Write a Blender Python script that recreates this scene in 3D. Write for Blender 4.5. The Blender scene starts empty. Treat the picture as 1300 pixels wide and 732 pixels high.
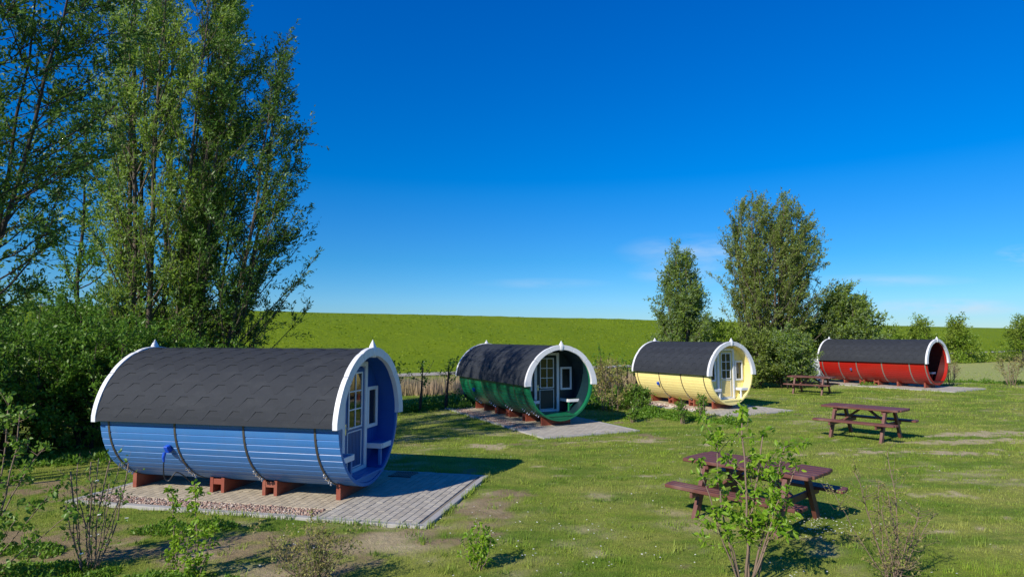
import bpy, math, random
import numpy as np
from mathutils import Vector, Matrix

scene = bpy.context.scene
C = scene.collection
PI = math.pi
R_ = math.radians

# ------------------------------------------------------------------ helpers
def tag(o, label=None, cat=None, group=None, kind=None):
    if label: o['label'] = label
    if cat: o['category'] = cat
    if group: o['group'] = group
    if kind: o['kind'] = kind
    return o

def thing(name, label, cat, loc=(0, 0, 0), rz=0.0, group=None):
    o = bpy.data.objects.new(name, None)
    o.empty_display_size = .3
    C.objects.link(o)
    o.location = loc
    o.rotation_euler = (0, 0, rz)
    return tag(o, label, cat, group)

def copy_tree(o, parent=None):
    c = o.copy(); C.objects.link(c)
    if parent is not None: c.parent = parent
    for ch in list(o.children): copy_tree(ch, c)
    return c

class MB:
    def __init__(s):
        s.v = []; s.f = []
    def quadbox(s, p):                       # 8 points: bottom 4 ccw, top 4 ccw
        n = len(s.v); s.v += [tuple(q) for q in p]
        for a in ((3, 2, 1, 0), (4, 5, 6, 7), (0, 1, 5, 4), (1, 2, 6, 5), (2, 3, 7, 6), (3, 0, 4, 7)):
            s.f.append([n+i for i in a])
        return s
    def box(s, c, d, rot=None):
        hx, hy, hz = d[0]/2, d[1]/2, d[2]/2
        p = [Vector(q) for q in ((-hx, -hy, -hz), (hx, -hy, -hz), (hx, hy, -hz), (-hx, hy, -hz),
                                 (-hx, -hy, hz), (hx, -hy, hz), (hx, hy, hz), (-hx, hy, hz))]
        if rot is not None: p = [rot @ q for q in p]
        c = Vector(c)
        return s.quadbox([q+c for q in p])
    def cbox(s, c, d, b=.006, rot=None):     # box with chamfered long edges and ends
        hx, hy, hz = d[0]/2, d[1]/2, d[2]/2
        b = min(b, hx*.8, hy*.8, hz*.8)
        n = len(s.v); P = []
        for (x, y, z) in ((hx-b, hy-b, hz), (hx-b, hy, hz-b), (hx, hy-b, hz-b)):
            P.append((x, y, z))
        idx = {}
        for sx in (-1, 1):
            for sy in (-1, 1):
                for sz in (-1, 1):
                    for k, (x, y, z) in enumerate(P):
                        q = Vector((x*sx, y*sy, z*sz))
                        if rot is not None: q = rot @ q
                        idx[(sx, sy, sz, k)] = len(s.v)
                        s.v.append(tuple(q+Vector(c)))
        F = []
        for sz in (-1, 1): F.append([(-1, -1, sz, 0), (1, -1, sz, 0), (1, 1, sz, 0), (-1, 1, sz, 0)])
        for sy in (-1, 1): F.append([(-1, sy, -1, 1), (1, sy, -1, 1), (1, sy, 1, 1), (-1, sy, 1, 1)])
        for sx in (-1, 1): F.append([(sx, -1, -1, 2), (sx, 1, -1, 2), (sx, 1, 1, 2), (sx, -1, 1, 2)])
        for sy in (-1, 1):
            for sz in (-1, 1): F.append([(-1, sy, sz, 0), (1, sy, sz, 0), (1, sy, sz, 1), (-1, sy, sz, 1)])
        for sx in (-1, 1):
            for sz in (-1, 1): F.append([(sx, -1, sz, 0), (sx, 1, sz, 0), (sx, 1, sz, 2), (sx, -1, sz, 2)])
            for sy in (-1, 1): F.append([(sx, sy, -1, 1), (sx, sy, 1, 1), (sx, sy, 1, 2), (sx, sy, -1, 2)])
            for sy in (-1, 1):
                for sz in (-1, 1): F.append([(sx, sy, sz, 0), (sx, sy, sz, 1), (sx, sy, sz, 2)])
        s.f += [[idx[k] for k in f] for f in F]
        return s
    def tube(s, pts, rad, n=8, cap=True):
        pts = [Vector(p) for p in pts]
        base = len(s.v)
        t0 = (pts[1]-pts[0]).normalized()
        u = t0.orthogonal().normalized()
        for i, p in enumerate(pts):
            t = (pts[min(i+1, len(pts)-1)]-pts[max(i-1, 0)]).normalized()
            u = (u - t*u.dot(t))
            u = u.normalized() if u.length > 1e-6 else t.orthogonal().normalized()
            w = t.cross(u)
            r = rad[i] if hasattr(rad, '__len__') else rad
            for k in range(n):
                a = 2*PI*k/n
                s.v.append(tuple(p+u*(math.cos(a)*r)+w*(math.sin(a)*r)))
        for i in range(len(pts)-1):
            for k in range(n):
                a = base+i*n+k; b = base+i*n+(k+1) % n
                s.f.append([a, b, b+n, a+n])
        if cap:
            s.f.append([base+k for k in range(n)][::-1])
            s.f.append([base+(len(pts)-1)*n+k for k in range(n)])
        return s
    def prism(s, poly, axis, a0, a1):        # poly of (u,v); axis 'x': (a,u,v) 'y': (u,a,v) 'z': (u,v,a)
        n = len(s.v); m = len(poly)
        def P(u, v, a): return {'x': (a, u, v), 'y': (u, a, v), 'z': (u, v, a)}[axis]
        s.v += [P(u, v, a0) for u, v in poly]+[P(u, v, a1) for u, v in poly]
        s.f.append([n+i for i in range(m)][::-1]); s.f.append([n+m+i for i in range(m)])
        for i in range(m):
            j = (i+1) % m; s.f.append([n+i, n+j, n+m+j, n+m+i])
        return s
    def build(s, name, mat, parent=None, smooth=False, fixn=True):
        me = bpy.data.meshes.new(name)
        me.from_pydata(s.v, [], s.f)
        me.update()
        if fixn:
            import bmesh
            bm = bmesh.new(); bm.from_mesh(me); bmesh.ops.recalc_face_normals(bm, faces=bm.faces); bm.to_mesh(me); bm.free()
        if smooth: me.polygons.foreach_set('use_smooth', [True]*len(me.polygons))
        me.materials.append(mat)
        o = bpy.data.objects.new(name, me); C.objects.link(o)
        if parent is not None: o.parent = parent
        return o

def np_mesh(name, V, F, mat, parent=None, smooth=False, attrs=None):
    """V (n,3) F (m,k) arrays"""
    me = bpy.data.meshes.new(name)
    V = np.ascontiguousarray(V, dtype=np.float32); F = np.ascontiguousarray(F, dtype=np.int32)
    k = F.shape[1]
    me.vertices.add(len(V)); me.vertices.foreach_set('co', V.ravel())
    me.loops.add(F.size); me.loops.foreach_set('vertex_index', F.ravel())
    me.polygons.add(len(F)); me.polygons.foreach_set('loop_start', np.arange(0, F.size, k, dtype=np.int32))
    me.update(calc_edges=True)
    if smooth: me.polygons.foreach_set('use_smooth', np.ones(len(F), dtype=bool))
    if attrs:
        for an, av in attrs.items():
            a = me.attributes.new(an, 'FLOAT', 'POINT'); a.data.foreach_set('value', av.astype(np.float32))
    me.materials.append(mat)
    o = bpy.data.objects.new(name, me); C.objects.link(o)
    if parent is not None: o.parent = parent
    return o

def tidy(V, rng):
    return V/np.maximum(1e-9, np.linalg.norm(V, axis=1, keepdims=True))

# ------------------------------------------------------------------ materials
def newmat(name):
    m = bpy.data.materials.new(name); m.use_nodes = True
    nt = m.node_tree; nt.nodes.clear()
    out = nt.nodes.new('ShaderNodeOutputMaterial')
    b = nt.nodes.new('ShaderNodeBsdfPrincipled')
    nt.links.new(b.outputs[0], out.inputs[0])
    return m, nt, b, out

def N(nt, t, **kw):
    n = nt.nodes.new(t)
    for k, v in kw.items():
        if k.startswith('i_'):
            n.inputs[k[2:].replace('_', ' ')].default_value = v
        else: setattr(n, k, v)
    return n

def ramp(nt, stops, interp='LINEAR'):
    r = nt.nodes.new('ShaderNodeValToRGB'); r.color_ramp.interpolation = interp
    e = r.color_ramp.elements
    while len(e) > 1: e.remove(e[-1])
    e[0].position = stops[0][0]; e[0].color = (*stops[0][1], 1)
    for p, c in stops[1:]:
        x = e.new(p); x.color = (*c, 1)
    return r

def mixc(nt, fac, a, b, mode='MIX'):
    m = nt.nodes.new('ShaderNodeMix'); m.data_type = 'RGBA'; m.blend_type = mode
    for sock, v in ((0, fac), (6, a), (7, b)):
        if isinstance(v, (int, float)): m.inputs[sock].default_value = v
        elif isinstance(v, tuple): m.inputs[sock].default_value = (*v, 1) if len(v) == 3 else v
        else: nt.links.new(v, m.inputs[sock])
    return m.outputs[2]

def mathn(nt, op, a, b=0.0, clamp=False):
    m = nt.nodes.new('ShaderNodeMath'); m.operation = op; m.use_clamp = clamp
    for i, v in enumerate((a, b)):
        if isinstance(v, (int, float)): m.inputs[i].default_value = v
        else: nt.links.new(v, m.inputs[i])
    return m.outputs[0]

def noise(nt, vec, scale, detail=4, rough=.55, dist=0):
    n = N(nt, 'ShaderNodeTexNoise'); n.inputs['Scale'].default_value = scale
    n.inputs['Detail'].default_value = detail; n.inputs['Roughness'].default_value = rough
    n.inputs['Distortion'].default_value = dist
    if vec is not None: nt.links.new(vec, n.inputs['Vector'])
    return n.outputs['Fac']

def coords(nt, scale=(1, 1, 1), kind='Object'):
    tc = N(nt, 'ShaderNodeTexCoord'); mp = N(nt, 'ShaderNodeMapping')
    mp.inputs['Scale'].default_value = scale
    nt.links.new(tc.outputs[kind], mp.inputs['Vector'])
    return mp.outputs[0]

def bump(nt, bsdf, h, strength=.3, dist=.01):
    b = N(nt, 'ShaderNodeBump'); b.inputs['Strength'].default_value = strength; b.inputs['Distance'].default_value = dist
    nt.links.new(h, b.inputs['Height']); nt.links.new(b.outputs[0], bsdf.inputs['Normal'])

def wood_paint(name, col, rough=.42, var=.18, weather=None, grain=(1.5, 22, 22)):
    m, nt, b, _ = newmat(name)
    v = coords(nt, grain)
    n1 = noise(nt, v, 1.0, 5, .6)
    n2 = noise(nt, coords(nt, (1, 1, 1)), 2.3, 4, .6)
    isl = N(nt, 'ShaderNodeNewGeometry').outputs['Random Per Island']
    c = mixc(nt, mathn(nt, 'MULTIPLY', n1, var), col, tuple(x*.45 for x in col))
    c = mixc(nt, mathn(nt, 'MULTIPLY', isl, .14), c, tuple(min(1, x*1.35+.02) for x in col))
    gr_ = ramp(nt, [(.50, (0, 0, 0)), (.80, (1, 1, 1))]); nt.links.new(noise(nt, coords(nt, (9, 1.2, 1.2)), 1.0, 6, .7), gr_.inputs[0])
    c = mixc(nt, mathn(nt, 'MULTIPLY', gr_.outputs[0], .30), c, tuple(x*.55+.02 for x in col))
    if weather:
        k = ramp(nt, [(.52, (0, 0, 0)), (.74, (1, 1, 1))]); nt.links.new(n2, k.inputs[0])
        c = mixc(nt, mathn(nt, 'MULTIPLY', k.outputs[0], weather[1]), c, weather[0])
    nt.links.new(c, b.inputs['Base Color'])
    rr = mathn(nt, 'ADD', mathn(nt, 'MULTIPLY', n2, .25), rough-.12)
    nt.links.new(rr, b.inputs['Roughness'])
    bump(nt, b, n1, .25, .004)
    return m

def plain(name, col, rough=.6, metal=0, var=.2, scale=8, bmp=.2):
    m, nt, b, _ = newmat(name)
    n1 = noise(nt, coords(nt), scale, 5, .6)
    c = mixc(nt, mathn(nt, 'MULTIPLY', n1, var*2), col, tuple(x*.5 for x in col))
    nt.links.new(c, b.inputs['Base Color'])
    b.inputs['Roughness'].default_value = rough; b.inputs['Metallic'].default_value = metal
    if bmp: bump(nt, b, n1, bmp, .005)
    return m

def leaf_mat(name, c1, c2, c3=None, trans=.35, rough=.45, back=None, nscale=.6):
    """c1/c2: random per leaf; c3 clump-scale variation"""
    m, nt, b, out = newmat(name)
    g = N(nt, 'ShaderNodeNewGeometry')
    c = mixc(nt, g.outputs['Random Per Island'], c1, c2)
    if c3:
        n = noise(nt, coords(nt), nscale, 3, .6)
        k = ramp(nt, [(.42, (0, 0, 0)), (.62, (1, 1, 1))]); nt.links.new(n, k.inputs[0])
        c = mixc(nt, mathn(nt, 'MULTIPLY', k.outputs[0], .8), c, c3)
    if back: c = mixc(nt, g.outputs['Backfacing'], c, back)
    nt.links.new(c, b.inputs['Base Color']); b.inputs['Roughness'].default_value = rough; b.inputs['Specular IOR Level'].default_value = .35
    t = N(nt, 'ShaderNodeBsdfTranslucent'); nt.links.new(mixc(nt, .5, c, tuple(x*1.5 for x in c2)), t.inputs[0])
    ms = N(nt, 'ShaderNodeMixShader'); ms.inputs[0].default_value = trans
    nt.links.new(b.outputs[0], ms.inputs[1]); nt.links.new(t.outputs[0], ms.inputs[2])
    nt.links.new(ms.outputs[0], out.inputs[0])
    return m

M = {}
M['white'] = wood_paint('white_paint', (.70, .72, .77), .45, .10, ((.45, .47, .46), .35))
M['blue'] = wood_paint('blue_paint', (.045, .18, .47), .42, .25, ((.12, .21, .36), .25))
M['blue_porch_shade'] = wood_paint('deep_blue_porch_shade', (.012, .085, .36), .4, .2)  # hull blue deepened so the colour holds the shade inside the porch
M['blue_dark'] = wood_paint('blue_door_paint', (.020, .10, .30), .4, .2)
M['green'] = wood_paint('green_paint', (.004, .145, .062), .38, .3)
M['green_dark'] = wood_paint('green_door_porch_shade', (.004, .022, .032), .4, .2)  # door colour; also paints the tree shade inside the green porch
M['yellow'] = wood_paint('yellow_paint', (.90, .77, .31), .45, .10, ((.80, .60, .24), .4))
M['yellow_dark'] = wood_paint('yellow_door_paint', (.72, .58, .26), .45, .15)
M['red'] = wood_paint('red_paint', (.36, .011, .006), .38, .25, ((.24, .022, .010), .5))
M['red_dark'] = wood_paint('red_door_porch_shade', (.06, .004, .004), .4, .2)  # door colour; also paints the shade inside the red porch
M['foot'] = wood_paint('red_brown_stain', (.24, .050, .026), .6, .5, ((.30, .14, .09), .5), (6, 6, 30))
M['table'] = wood_paint('brown_plank_stain', (.135, .046, .036), .55, .5, ((.21, .12, .10), .8), (3, 30, 30))
M['hoop'] = plain('weathered_steel_hoop', (.14, .128, .11), .5, .6, .4, 14)
M['hoop_light'] = plain('galvanised_steel_hoop', (.45, .42, .40), .4, .7, .3, 14)
M['steel'] = plain('zinc_bolts', (.75, .75, .75), .25, 1, .1, 20, 0)
M['black'] = plain('black_rubber', (.012, .012, .014), .45, 0, .1, 20, 0)
M['sock'] = plain('blue_plastic', (.01, .08, .55), .3, 0, .05, 20, 0)
M['sock_grey'] = plain('grey_blue_plastic', (.07, .12, .33), .35, 0, .05, 20, 0)
M['kerb'] = plain('kerb_concrete', (.40, .39, .37), .85, 0, .25, 9)
M['bed'] = plain('jointing_sand', (.24, .21, .17), .95, 0, .3, 20)
M['cab'] = plain('speckled_grey_housing', (.50, .56, .64), .6, 0, .5, 14)

def glass_mat():
    m, nt, b, _ = newmat('dark_window_glass')
    b.inputs['Base Color'].default_value = (.012, .016, .018, 1); b.inputs['Roughness'].default_value = .03
    b.inputs['IOR'].default_value = 1.6
    n = noise(nt, coords(nt), 1.3, 2); bump(nt, b, n, .05, .02)
    return m
M['glass'] = glass_mat()

def shingle_mat():
    m, nt, b, _ = newmat('bitumen_shingle')
    isl = N(nt, 'ShaderNodeNewGeometry').outputs['Random Per Island']
    n = noise(nt, coords(nt), 260, 2, .7); n2 = noise(nt, coords(nt, (1, .5, 3)), 2.2, 5, .65)
    c = mixc(nt, n, (.008, .011, .016), (.038, .045, .060))
    c = mixc(nt, mathn(nt, 'MULTIPLY', isl, .5), c, (.015, .018, .024))
    k = ramp(nt, [(.5, (0, 0, 0)), (.8, (1, 1, 1))]); nt.links.new(n2, k.inputs[0])
    c = mixc(nt, mathn(nt, 'MULTIPLY', k.outputs[0], .35), c, (.052, .058, .068))
    nt.links.new(c, b.inputs['Base Color']); b.inputs['Roughness'].default_value = .8
    b.inputs['Specular IOR Level'].default_value = .35
    bump(nt, b, n, .5, .003)
    return m
M['shingle'] = shingle_mat()

def paver_mat(name, c1, c2, moss=.0):
    m, nt, b, _ = newmat(name)
    isl = N(nt, 'ShaderNodeNewGeometry').outputs['Random Per Island']
    n = noise(nt, coords(nt), 130, 3, .7); n2 = noise(nt, coords(nt), 1.6, 5, .65)
    c = mixc(nt, isl, c1, c2)
    c = mixc(nt, mathn(nt, 'MULTIPLY', n, .45), c, tuple(x*.5 for x in c1))
    k = ramp(nt, [(.45, (0, 0, 0)), (.75, (1, 1, 1))]); nt.links.new(n2, k.inputs[0])
    c = mixc(nt, mathn(nt, 'MULTIPLY', k.outputs[0], .4), c, tuple(x*.6 for x in c2))
    nt.links.new(c, b.inputs['Base Color']); b.inputs['Roughness'].default_value = .85
    bump(nt, b, n, .4, .003)
    return m
M['paver'] = paver_mat('grey_concrete_paver', (.37, .34, .285), (.48, .45, .385))
M['paver_warm'] = paver_mat('sandy_concrete_paver', (.42, .36, .265), (.52, .45, .34))
def pebble_mat(name, cs):
    m, nt, b, _ = newmat(name)
    isl = N(nt, 'ShaderNodeNewGeometry').outputs['Random Per Island']
    r = ramp(nt, [(i/len(cs), c) for i, c in enumerate(cs)], 'CONSTANT'); nt.links.new(isl, r.inputs[0])
    nt.links.new(r.outputs[0], b.inputs['Base Color']); b.inputs['Roughness'].default_value = .7
    return m
M['pebble'] = pebble_mat('mixed_river_pebble', [(0.343, 0.226, 0.172), (0.429, 0.328, 0.257), (0.234, 0.140, 0.109), (0.484, 0.421, 0.359), (0.312, 0.250, 0.203), (0.390, 0.242, 0.187), (0.172, 0.117, 0.101)])
M['cobble'] = pebble_mat('pale_cobble', [(.50, .42, .36), (.42, .32, .26), (.26, .13, .09), (.56, .50, .46), (.38, .30, .24)])
M['bark'] = plain('grey_brown_bark', (.13, .105, .08), .9, 0, .5, 12, .6)
M['bark_dark'] = plain('dark_bark', (.055, .042, .032), .9, 0, .5, 12, .6)
M['twig'] = plain('pale_brown_twig', (.24, .17, .125), .8, 0, .4, 25, .3)
M['twig_red'] = plain('reddish_twig', (.13, .075, .055), .8, 0, .4, 25, .3)
M['petal'] = plain('white_petal', (.75, .75, .68), .7, 0, .05, 20, 0)

M['lf_willow'] = leaf_mat('silver_willow_leaf', (.10, .19, .018), (.24, .33, .04), (.18, .27, .03), .38, .5, (.17, .245, .10))
M['lf_tall'] = leaf_mat('fresh_willow_leaf', (.12, .24, .018), (.28, .40, .045), (.20, .32, .03), .42, .5, (.20, .30, .10))
M['lf_poplar'] = leaf_mat('yellow_green_willow_leaf', (.10, .17, .016), (.21, .27, .035), (.20, .26, .04), .38, .5, (.19, .25, .07))
M['lf_dark'] = leaf_mat('dark_hedge_leaf', (.06, .16, .016), (.15, .28, .03), (.09, .20, .02), .34, .45)
M['lf_wing'] = leaf_mat('deep_green_leaf', (.05, .12, .016), (.12, .22, .03), (.07, .16, .022), .30, .45)
M['lf_mid'] = leaf_mat('mid_green_leaf', (.10, .20, .014), (.22, .32, .03), (.22, .28, .035), .38, .5)
M['lf_bright'] = leaf_mat('fresh_green_leaf', (.11, .25, .012), (.30, .44, .035), (.17, .32, .02), .42, .42, None, 3)
M['lf_shrub'] = leaf_mat('shrub_leaf', (0.072, 0.180, 0.018), (0.180, 0.300, 0.036), (0.108, 0.204, 0.024), .35, .42, None, 3)
M['lf_brown'] = leaf_mat('bronze_tinged_leaf', (.19, .25, .05), (.33, .33, .09), (.30, .22, .09), .35, .5, None, 4)
M['reed'] = leaf_mat('dry_reed', (.36, .27, .17), (.55, .43, .29), (.30, .26, .12), .3, .7)
M['weed'] = leaf_mat('weed_leaf', (0.060, 0.168, 0.014), (0.192, 0.312, 0.030), (0.108, 0.228, 0.018), .35, .5, None, 2)

# grass materials
def blade_mat():
    m, nt, b, out = newmat('grass_blade')
    isl = N(nt, 'ShaderNodeNewGeometry').outputs['Random Per Island']
    co = coords(nt)
    n = noise(nt, co, .55, 4, .6); n2 = noise(nt, co, 3.1, 3, .6)
    c = mixc(nt, isl, (.185, .315, .024), (.35, .455, .055))
    k = ramp(nt, [(.40, (0, 0, 0)), (.66, (1, 1, 1))]); nt.links.new(n, k.inputs[0])
    c = mixc(nt, mathn(nt, 'MULTIPLY', k.outputs[0], .65), c, (.42, .41, .12))
    k2 = ramp(nt, [(.5, (0, 0, 0)), (.7, (1, 1, 1))]); nt.links.new(n2, k2.inputs[0])
    c = mixc(nt, mathn(nt, 'MULTIPLY', k2.outputs[0], .35), c, (.20, .34, .03))
    v0 = noise(nt, coords(nt, (.6, 1.3, 1)), .9, 5, .7); kv = ramp(nt, [(.46, (0, 0, 0)), (.60, (1, 1, 1))]); nt.links.new(v0, kv.inputs[0])
    c = mixc(nt, mathn(nt, 'MULTIPLY', kv.outputs[0], .75), c, (.11, .23, .02))
    nt.links.new(c, b.inputs['Base Color']); b.inputs['Roughness'].default_value = .6
    b.inputs['Specular IOR Level'].default_value = .3
    t = N(nt, 'ShaderNodeBsdfTranslucent'); nt.links.new(c, t.inputs[0])
    ms = N(nt, 'ShaderNodeMixShader'); ms.inputs[0].default_value = .35
    nt.links.new(b.outputs[0], ms.inputs[1]); nt.links.new(t.outputs[0], ms.inputs[2])
    nt.links.new(ms.outputs[0], out.inputs[0])
    return m
M['blade'] = blade_mat()

def ground_mat():
    m, nt, b, _ = newmat('meadow_ground')
    co = coords(nt)
    def at(n): return N(nt, 'ShaderNodeAttribute', attribute_name=n).outputs['Fac']
    n0 = noise(nt, co, .55, 4, .6); n1 = noise(nt, co, 9, 5, .7); n2 = noise(nt, co, 60, 4, .7)
    k = ramp(nt, [(.40, (0, 0, 0)), (.66, (1, 1, 1))]); nt.links.new(n0, k.inputs[0])
    g = mixc(nt, n1, (.14, .20, .022), (.27, .315, .050))
    g = mixc(nt, mathn(nt, 'MULTIPLY', k.outputs[0], .55), g, (.35, .325, .10))
    g = mixc(nt, mathn(nt, 'MULTIPLY', n2, .5), g, (.09, .11, .02))
    v0 = noise(nt, coords(nt, (.6, 1.3, 1)), .9, 5, .7); kv = ramp(nt, [(.46, (0, 0, 0)), (.60, (1, 1, 1))]); nt.links.new(v0, kv.inputs[0])
    g = mixc(nt, mathn(nt, 'MULTIPLY', kv.outputs[0], .75), g, (.095, .165, .018))
    # dyke: long bright grass
    d0 = noise(nt, coords(nt, (1, 1, 1)), .12, 6, .65); d1 = noise(nt, co, 1.5, 6, .75)
    dk = mixc(nt, d0, (.115, .195, .004), (.22, .285, .010))
    kk = ramp(nt, [(.38, (0, 0, 0)), (.62, (1, 1, 1))]); nt.links.new(d1, kk.inputs[0])
    dk = mixc(nt, mathn(nt, 'MULTIPLY', kk.outputs[0], .55), dk, (.095, .165, .004))
    g = mixc(nt, at('dyke'), g, dk)
    # mown pale field
    f1 = noise(nt, coords(nt, (.25, 1.6, 1)), 1.2, 4, .6)
    fd = mixc(nt, f1, (.26, .30, .085), (.36, .38, .14))
    g = mixc(nt, at('field'), g, fd)
    # soil
    s0 = noise(nt, co, 5, 6, .7)
    so = mixc(nt, s0, (.19, .135, .075), (.38, .29, .18))
    so = mixc(nt, mathn(nt, 'MULTIPLY', n2, .35), so, (.09, .065, .04))
    g = mixc(nt, at('dirt'), g, so)
    st = mixc(nt, n1, (.30, .24, .13), (.56, .48, .31))
    g = mixc(nt, at('straw'), g, st)
    nt.links.new(g, b.inputs['Base Color']); b.inputs['Roughness'].default_value = .95
    b.inputs['Specular IOR Level'].default_value = .1
    h = mathn(nt, 'ADD', mathn(nt, 'MULTIPLY', n1, .03), mathn(nt, 'MULTIPLY', n2, .012))
    h = mathn(nt, 'ADD', h, mathn(nt, 'MULTIPLY', mathn(nt, 'MULTIPLY', d1, at('dyke')), .22))
    bump(nt, b, h, 1.0, 1.0)
    return m
M['ground'] = ground_mat()
M['path'] = plain('pale_path_gravel', (.40, .37, .31), .9, 0, .3, 2)

# ------------------------------------------------------------------ terrain
def vn(x, y, s, seed):
    x = x/s+seed*17.13; y = y/s+seed*7.77
    xi = np.floor(x).astype(np.int64); yi = np.floor(y).astype(np.int64)
    fx = x-xi; fy = y-yi; fx = fx*fx*(3-2*fx); fy = fy*fy*(3-2*fy)
    def h(a, b):
        n = (a*374761393+b*668265263+seed*974711) & 0x7fffffff
        n = ((n ^ (n >> 13))*1274126177) & 0x7fffffff
        return ((n ^ (n >> 16)) & 0xffff)/65535.
    return (h(xi, yi)*(1-fx)+h(xi+1, yi)*fx)*(1-fy)+(h(xi, yi+1)*(1-fx)+h(xi+1, yi+1)*fx)*fy
def fbm(x, y, s, seed, o=4):
    r = 0; a = .5; t = 0
    for i in range(o):
        r = r+a*vn(x, y, s, seed+i); t += a; a *= .55; s *= .5
    return r/t
def sstep(a, b, x):
    t = np.clip((x-a)/(b-a), 0, 1); return t*t*(3-2*t)

BAR = {  # front-face centre x, y, yaw, length, pad level
    'blue': (-2.217, 10.015, .225, 4.07, .065), 'green': (1.397, 17.91, 1.12, 5.316, .0),
    'yellow': (7.428, 21.363, 1.042, 3.686, .075), 'red': (19.869, 29.469, .998, 5.206, .13)}
PADS = {  # local a0,a1 (along axis), c0,c1 (across), split between front paving and the rear part
    'blue': (-4.25, 1.47, -1.42, 1.68, -.12), 'green': (-5.7, 1.6, -1.45, 1.5, -.15),
    'yellow': (-4.1, 1.25, -1.5, 1.5, -.2), 'red': (-5.5, 1.34, -1.7, 1.55, -.3)}
DY_O = np.array([-5., 43.]); DY_D = np.array([.81, .587]); DY_N = np.array([-.587, .81])
def pad_local(b, x, y):
    bx, by, a, L, z = BAR[b]; dx = x-bx; dy = y-by
    return dx*math.cos(a)-dy*math.sin(a), dx*math.sin(a)+dy*math.cos(a)
def height(x, y):
    x = np.asarray(x, float); y = np.asarray(y, float)
    ctr = [(-4, 10.6, .03), (-1.5, 9.6, .03), (.5, 20, -.035), (2, 17, -.035), (6.5, 23, .04), (8, 21, .04), (18.5, 31.5, .10), (20.3, 29, .10),
           (3.4, 9, .02), (-6, 7, .03), (0, 6, .02), (10, 10, .03), (5, 40, 0), (-15, 25, .0), (8.6, 15.6, .02), (12, 25, .05), (30, 30, .1)]
    num = 0; den = 1e-9
    for cx, cy, cz in ctr:
        w = 1/((x-cx)**2+(y-cy)**2+.8)**1.5
        num = num+w*cz; den = den+w
    z = num/den
    z = z+(fbm(x, y, 1.4, 3, 3)-.5)*.05*sstep(0, 3, np.hypot(x, y))
    s = (x-DY_O[0])*DY_N[0]+(y-DY_O[1])*DY_N[1]
    h = 5.38*(sstep(-2, 37, s)*.35+np.clip((s-1.5)/33.5, 0, 1)*.65)
    h = h - 4.5*sstep(39, 70, s)
    # level under the pads
    for b in BAR:
        a, c = pad_local(b, x, y); P = PADS[b]
        d = np.maximum(np.maximum(P[0]-a, a-P[1]), np.maximum(P[2]-c, c-P[3]))
        w = 1-sstep(-.02, .7, d)
        z = z*(1-w)+(BAR[b][4]-.035-.03*(d < -.05))*w
    far = sstep(25, 45, np.hypot(x-5, y-15))
    return z*(1-far)+.02*far+h+(fbm(x, y, 9, 9, 3)-.5)*.35*sstep(3, 12, s)*(1-sstep(33, 37, s)*.8)

DIRT = [  # x, y, rx, ry, rot, strength : bare soil
    (-.35, 9.4, .55, 1.5, -.15, 1.), (-.9, 8.0, 1.0, .45, 0, 1.), (-3.0, 7.6, 2.2, .65, .05, 1.1), (-5.8, 7.6, 1.8, 1.3, -.5, 1.05),
    (-7.6, 10.3, 1.6, 1.3, .3, .75), (-4.8, 6.2, 3.0, .35, 0, .9), (-2.2, 7.0, 1.0, .5, 0, .8), (-1.0, 11.9, .6, 1.2, -.6, .5),
    (3.6, 16.2, 1.2, .6, .2, .55), (3.9, 19.0, 1.4, .4, .6, .6), (8.3, 19.9, 1.2, .5, .3, .35), (.9, 15.2, 2.0, .5, .2, .4), (-2.6, 14.9, 1.5, .5, 0, .4)]
STRAW = [(-.6, 14.6, 1.4, .35, .0, .75), (2.7, 15.4, 1.1, .4, .1, .75), (12.3, 16.3, 2.0, .55, .12, .95), (9.0, 13.7, 2.4, .30, .05, .8), (7.0, 13.6, 1.6, .3, .1, .7),
         (10.8, 15.2, 2.4, .3, .08, .8), (6.6, 10.0, .9, .45, .0, .55), (13.5, 14.1, 2.2, .25, .08, .7), (5.3, 15.2, 1.0, .35, .1, .7),
         (4.6, 12.2, 1.1, .3, .1, .5), (8.5, 11.2, 1.2, .3, .2, .35), (6.0, 8.3, 1.0, .4, .1, .35), (1.0, 12.5, 1.2, .4, .3, .3)]
def ell(L, x, y, seed):
    r = np.zeros_like(x)
    wx = (fbm(x, y, .7, seed, 3)-.5)*.9; wy = (fbm(x, y, .7, seed+7, 3)-.5)*.9
    for cx, cy, rx, ry, a, s in L:
        dx = x+wx-cx; dy = y+wy-cy
        u = (dx*math.cos(a)+dy*math.sin(a))/rx; v = (-dx*math.sin(a)+dy*math.cos(a))/ry
        r = np.maximum(r, s*(1-sstep(.45, 1.25, np.hypot(u, v))))
    return r
def masks(x, y):
    n = fbm(x, y, .35, 31, 4); n2 = fbm(x, y, .16, 51, 3); n3 = fbm(x, y, 2.2, 61, 3)
    d = ell(DIRT, x, y, 11); nf = fbm(x, y, .09, 33, 2); d = .92*sstep(.42, .72, d*.80+(n-.5)*1.5+(nf-.5)*.5)
    s = ell(STRAW, x, y, 21); n4 = fbm(x, y*2.2, .45, 53, 4); s = .95*sstep(.45, .72, s*.86+(n2-.5)*1.1+(n4-.5)*1.6)
    n5 = fbm(x, y, 1.1, 65, 5); s = np.maximum(s, .75*sstep(.56, .72, n3*.35+n5*.35+n4*.3)*(np.hypot(x, y) < 45))
    sd = (x-DY_O[0])*DY_N[0]+(y-DY_O[1])*DY_N[1]
    dk = sstep(-5, -1, sd)
    fl = (x-23.7)*(-.35)+(y-32.6)*.94          # edge of the pale field on the right
    f = sstep(-.3, .3, fl)*sstep(14, 16, x)*(1-sstep(-9, -7, sd))
    s = s*(1-dk); d = d*(1-dk)
    return d, s, dk, f

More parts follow.
